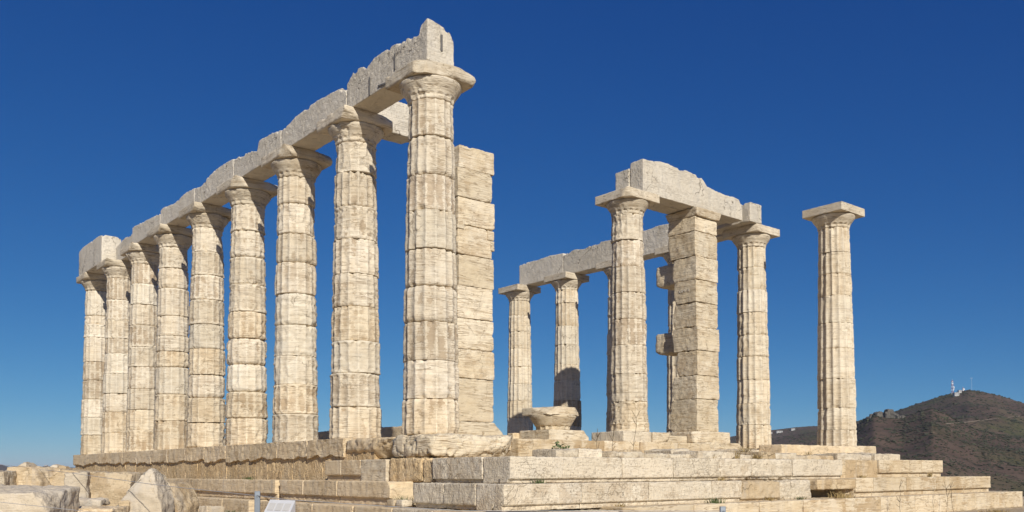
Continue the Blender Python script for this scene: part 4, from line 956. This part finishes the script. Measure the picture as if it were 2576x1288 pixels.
for i, (x_, y_) in enumerate(spots):
    o_ = solo_('grass_tuft', tm[i % 4], M_DRY, (x_, y_ - .05, -.41), GT % ORD[i], 'grass tuft', 'grass tufts on the platform edge'); o_.rotation_euler.z = rs.uniform(0, 6); o_.scale = (1.2, 1.2, rs.uniform(.7, 1.25))
solo_('grass_tuft', tuft_mesh(160, .34, .3, 77), M_DRY, (6.0, -1.9, -.40), 'tall straw-coloured clump of grass below the square pier', 'grass tuft', 'grass clumps')
solo_('grass_tuft', tuft_mesh(70, .1, .3, 78), M_GREEN, (-1.42, 3.6, -.77), 'low green tuft at the foot of the porous wall', 'grass tuft', 'grass clumps').location = (-.95, 5.2, -.76)
solo_('grass_tuft', tuft_mesh(90, .12, .34, 79), M_GREEN, (-1.9, 3.7, -1.39), 'low green tuft on the sandy ground left of the fence post', 'grass tuft', 'grass clumps')
solo_('grass_tuft', tuft_mesh(120, .2, .3, 80), M_GREEN, (-1.12, -.95, -1.12), 'green weeds growing in the gap of the middle step', 'grass tuft', 'grass clumps')
solo_('grass_tuft', tuft_mesh(140, .16, .5, 81), M_DRY, (6.6, -3.55, -1.11), 'dry weeds in the dark hollow of the middle step', 'grass tuft', 'grass clumps')
solo_('grass_tuft', tuft_mesh(90, .12, .3, 82), M_GREEN, (2.9, -3.6, -1.11), 'small green tuft on the tread of the lowest step', 'grass tuft', 'grass clumps')
solo_('grass_tuft', tuft_mesh(40, .16, .12, 83), M_DRY, (10.75, -3.2, -.76), 'dry sprig against the right end of the uppermost step', 'grass tuft', 'grass clumps')
solo_('grass_tuft', tuft_mesh(200, .14, .6, 84), M_DRY, (10.6, -4.6, -1.5), 'dry grass on the ground below the lowest step at the right', 'grass tuft', 'grass clumps')
for i, (x_, y_, z_, h_, lab) in enumerate(((1.55, -2.35, -.42, .42, 'left of three dry stalks in front of the fallen capital'), (1.95, -2.35, -.42, .44, 'middle of three dry stalks in front of the fallen capital'), (2.35, -2.35, -.42, .68, 'tallest right of three dry stalks in front of the fallen capital'),
                                           (7.75, -4.1, -1.48, .55, 'left dry stalk against the lowest step below the hollow'), (9.55, -4.1, -1.48, .5, 'middle dry stalk against the lowest step at the right'), (9.9, -4.1, -1.48, .62, 'right dry stalk against the lowest step at the right'))):
    solo_('dry_stalk', stalk_mesh(h_, 50 + i, 6), M_TWIG, (x_, y_, z_), lab, 'dry plant', 'dry stalks')
t = thing('twiggy_bush', (9.2, 7.9, -.3), 'leafless twiggy bush at the foot of the far slim column', 'bush')
for i in range(9):
    o_ = obj('twig', stalk_mesh(.75, 90 + i, 9), M_TWIG, t, (rs.uniform(-.3, .3), rs.uniform(-.3, .3), 0)); o_.rotation_euler = (rs.uniform(-.4, .4), rs.uniform(-.4, .4), 0)
solo_('loose_stone', block_mesh((.2, .18, .1), res=.03, r=.03, chip=.04, rough=.01), M_STEP, (-1.22, -1.1, -1.07), 'small pale stone among the weeds in the gap of the middle step', 'stone', 'small stones in the gap')
solo_('loose_stone', block_mesh((.24, .2, .1), res=.03, r=.03, chip=.04, rough=.01), M_ROCK, (-1.2, -.85, -1.07), 'small ochre stone among the weeds in the gap of the middle step', 'stone', 'small stones in the gap')

# ------------------------------------------------------------------ air
hm = bpy.data.materials.new('haze'); hm.use_nodes = True; ht_ = hm.node_tree; ht_.nodes.clear()
ho = ht_.nodes.new('ShaderNodeOutputMaterial'); pv = ht_.nodes.new('ShaderNodeVolumePrincipled')
pv.inputs['Color'].default_value = (.80, .88, 1.0, 1); pv.inputs['Density'].default_value = 4.5e-5; pv.inputs['Anisotropy'].default_value = .0
ht_.links.new(pv.outputs[0], ho.inputs['Volume'])
V, Q = simple_box(0, 0, 70, 56000, 56000, 270)
tag(obj('haze', mesh_from('haze', V, Q, None, False), hm), 'thin pale haze in the air over land and sea', 'haze', kind='stuff')

# carved visitor's name on the pier
fc = bpy.data.curves.new('inscription', 'FONT'); fc.body = 'DIMITR'; fc.size = .105; fc.extrude = .004
pier = [o for o in bpy.data.objects if o.get('label', '').startswith('square pier with two stubs')][0]
tmp = bpy.data.objects.new('tmp', fc); COL.objects.link(tmp); bpy.context.view_layer.update()
me = bpy.data.meshes.new_from_object(tmp.evaluated_get(bpy.context.evaluated_depsgraph_get())); bpy.data.objects.remove(tmp, do_unlink=True); bpy.data.curves.remove(fc)
me.materials.clear()
fo = obj('inscription', me, M_ARCH, pier, Vector((9.522, 2.62, 3.98)) - Vector(pier.location), (R(90), 0, R(-90)))

# small broken stones along the foot of the steps and between the fallen blocks
rs = random.Random(77)
where = ['beside the pointed boulder', 'behind the ochre boulder', 'at the foot of the lowest left step', 'near the fence post', 'left of the white board']
pos = [(-4.3, -1.5, .16), (-4.0, -.4, .22), (-3.4, 1.4, .2), (-2.9, 2.2, .14), (-2.6, 2.9, .26), (-2.4, 1.2, .12), (-3.7, 2.6, .34), (-4.3, 1.5, .3), (-3.1, 4.2, .3), (-2.3, 4.6, .22), (-3.2, .2, .15), (-5.7, -.4, .2), (-5.95, .2, .24), (-6.2, -.6, .26),
       (-2.6, 6.2, .34), (-3.3, 5.6, .4), (-2.3, 8.0, .4), (-3.2, 8.4, .3)]
lbl = ['small pale stone right of the ochre boulder', 'medium ochre stone behind the ochre boulder', 'medium stone on the sand below the left steps', 'little stone on the sand left of the fence post', 'rough stone against the lowest left step',
       'tiny stone on the sand near the fence post', 'squarish stone behind the broad low block', 'ochre stone between the large ochre block and the wall', 'rough stone at the wall foot behind the boulders', 'stone resting on the wall foot under the sixth column',
       'small stone on open sand right of the boulders', 'cream stone between the thin slab and the upright block', 'cream stone left of the narrow upright block', 'stone behind the big squared grey block',
       'stone block at the wall foot under the seventh column', 'pale stone block behind the broad low one', 'far stone block at the wall foot near the left end', 'far pale stone near the left end of the wall']
for i, ((x_, y_, s_), lab) in enumerate(zip(pos, lbl)):
    gz = float(ground_z(np.array([x_]), np.array([y_]))[0])
    solo('loose_stone', (x_, y_, gz + s_ * .28), (s_ * 1.35, s_, s_ * .8), (M_ROCK, M_ROCKW, M_STEP)[i % 3], lab, 'stone', 'loose stones by the left wall', rot=(rs.uniform(-.2, .2), rs.uniform(-.2, .2), rs.uniform(0, 3)),
         res=.03, r=.03, chip=.08, rough=.015, big=.03, seed=900 + i, cuts=[(rs.uniform(-1, 1), rs.uniform(-1, 1), 1, s_ * .32), (rs.uniform(-1, 1), rs.uniform(-1, 1), .3, s_ * .42)])

for i, (x_, y_, z_, m_, lab) in enumerate(((0.9, -3.5, -1.13, M_DRY, 'small dry tuft on the lowest tread below the corner block'), (3.6, -3.2, -.77, M_DRY, 'small dry tuft on the middle tread under the broken blocks'), (4.6, -3.45, -1.12, M_DRY, 'dry tuft at the foot of the rough middle-step blocks'),
                                          (5.4, -3.5, -1.12, M_GREEN, 'green tuft left of the dark hollow in the steps'), (8.0, -3.2, -.76, M_DRY, 'dark dry tuft under the recessed block of the uppermost step'), (-.4, -3.2, -.77, M_GREEN, 'little green tuft near the corner of the uppermost step'))):
    solo_('grass_tuft', tuft_mesh(60, .09, .2, 120 + i), m_, (x_, y_, z_), lab, 'grass tuft', 'grass clumps')
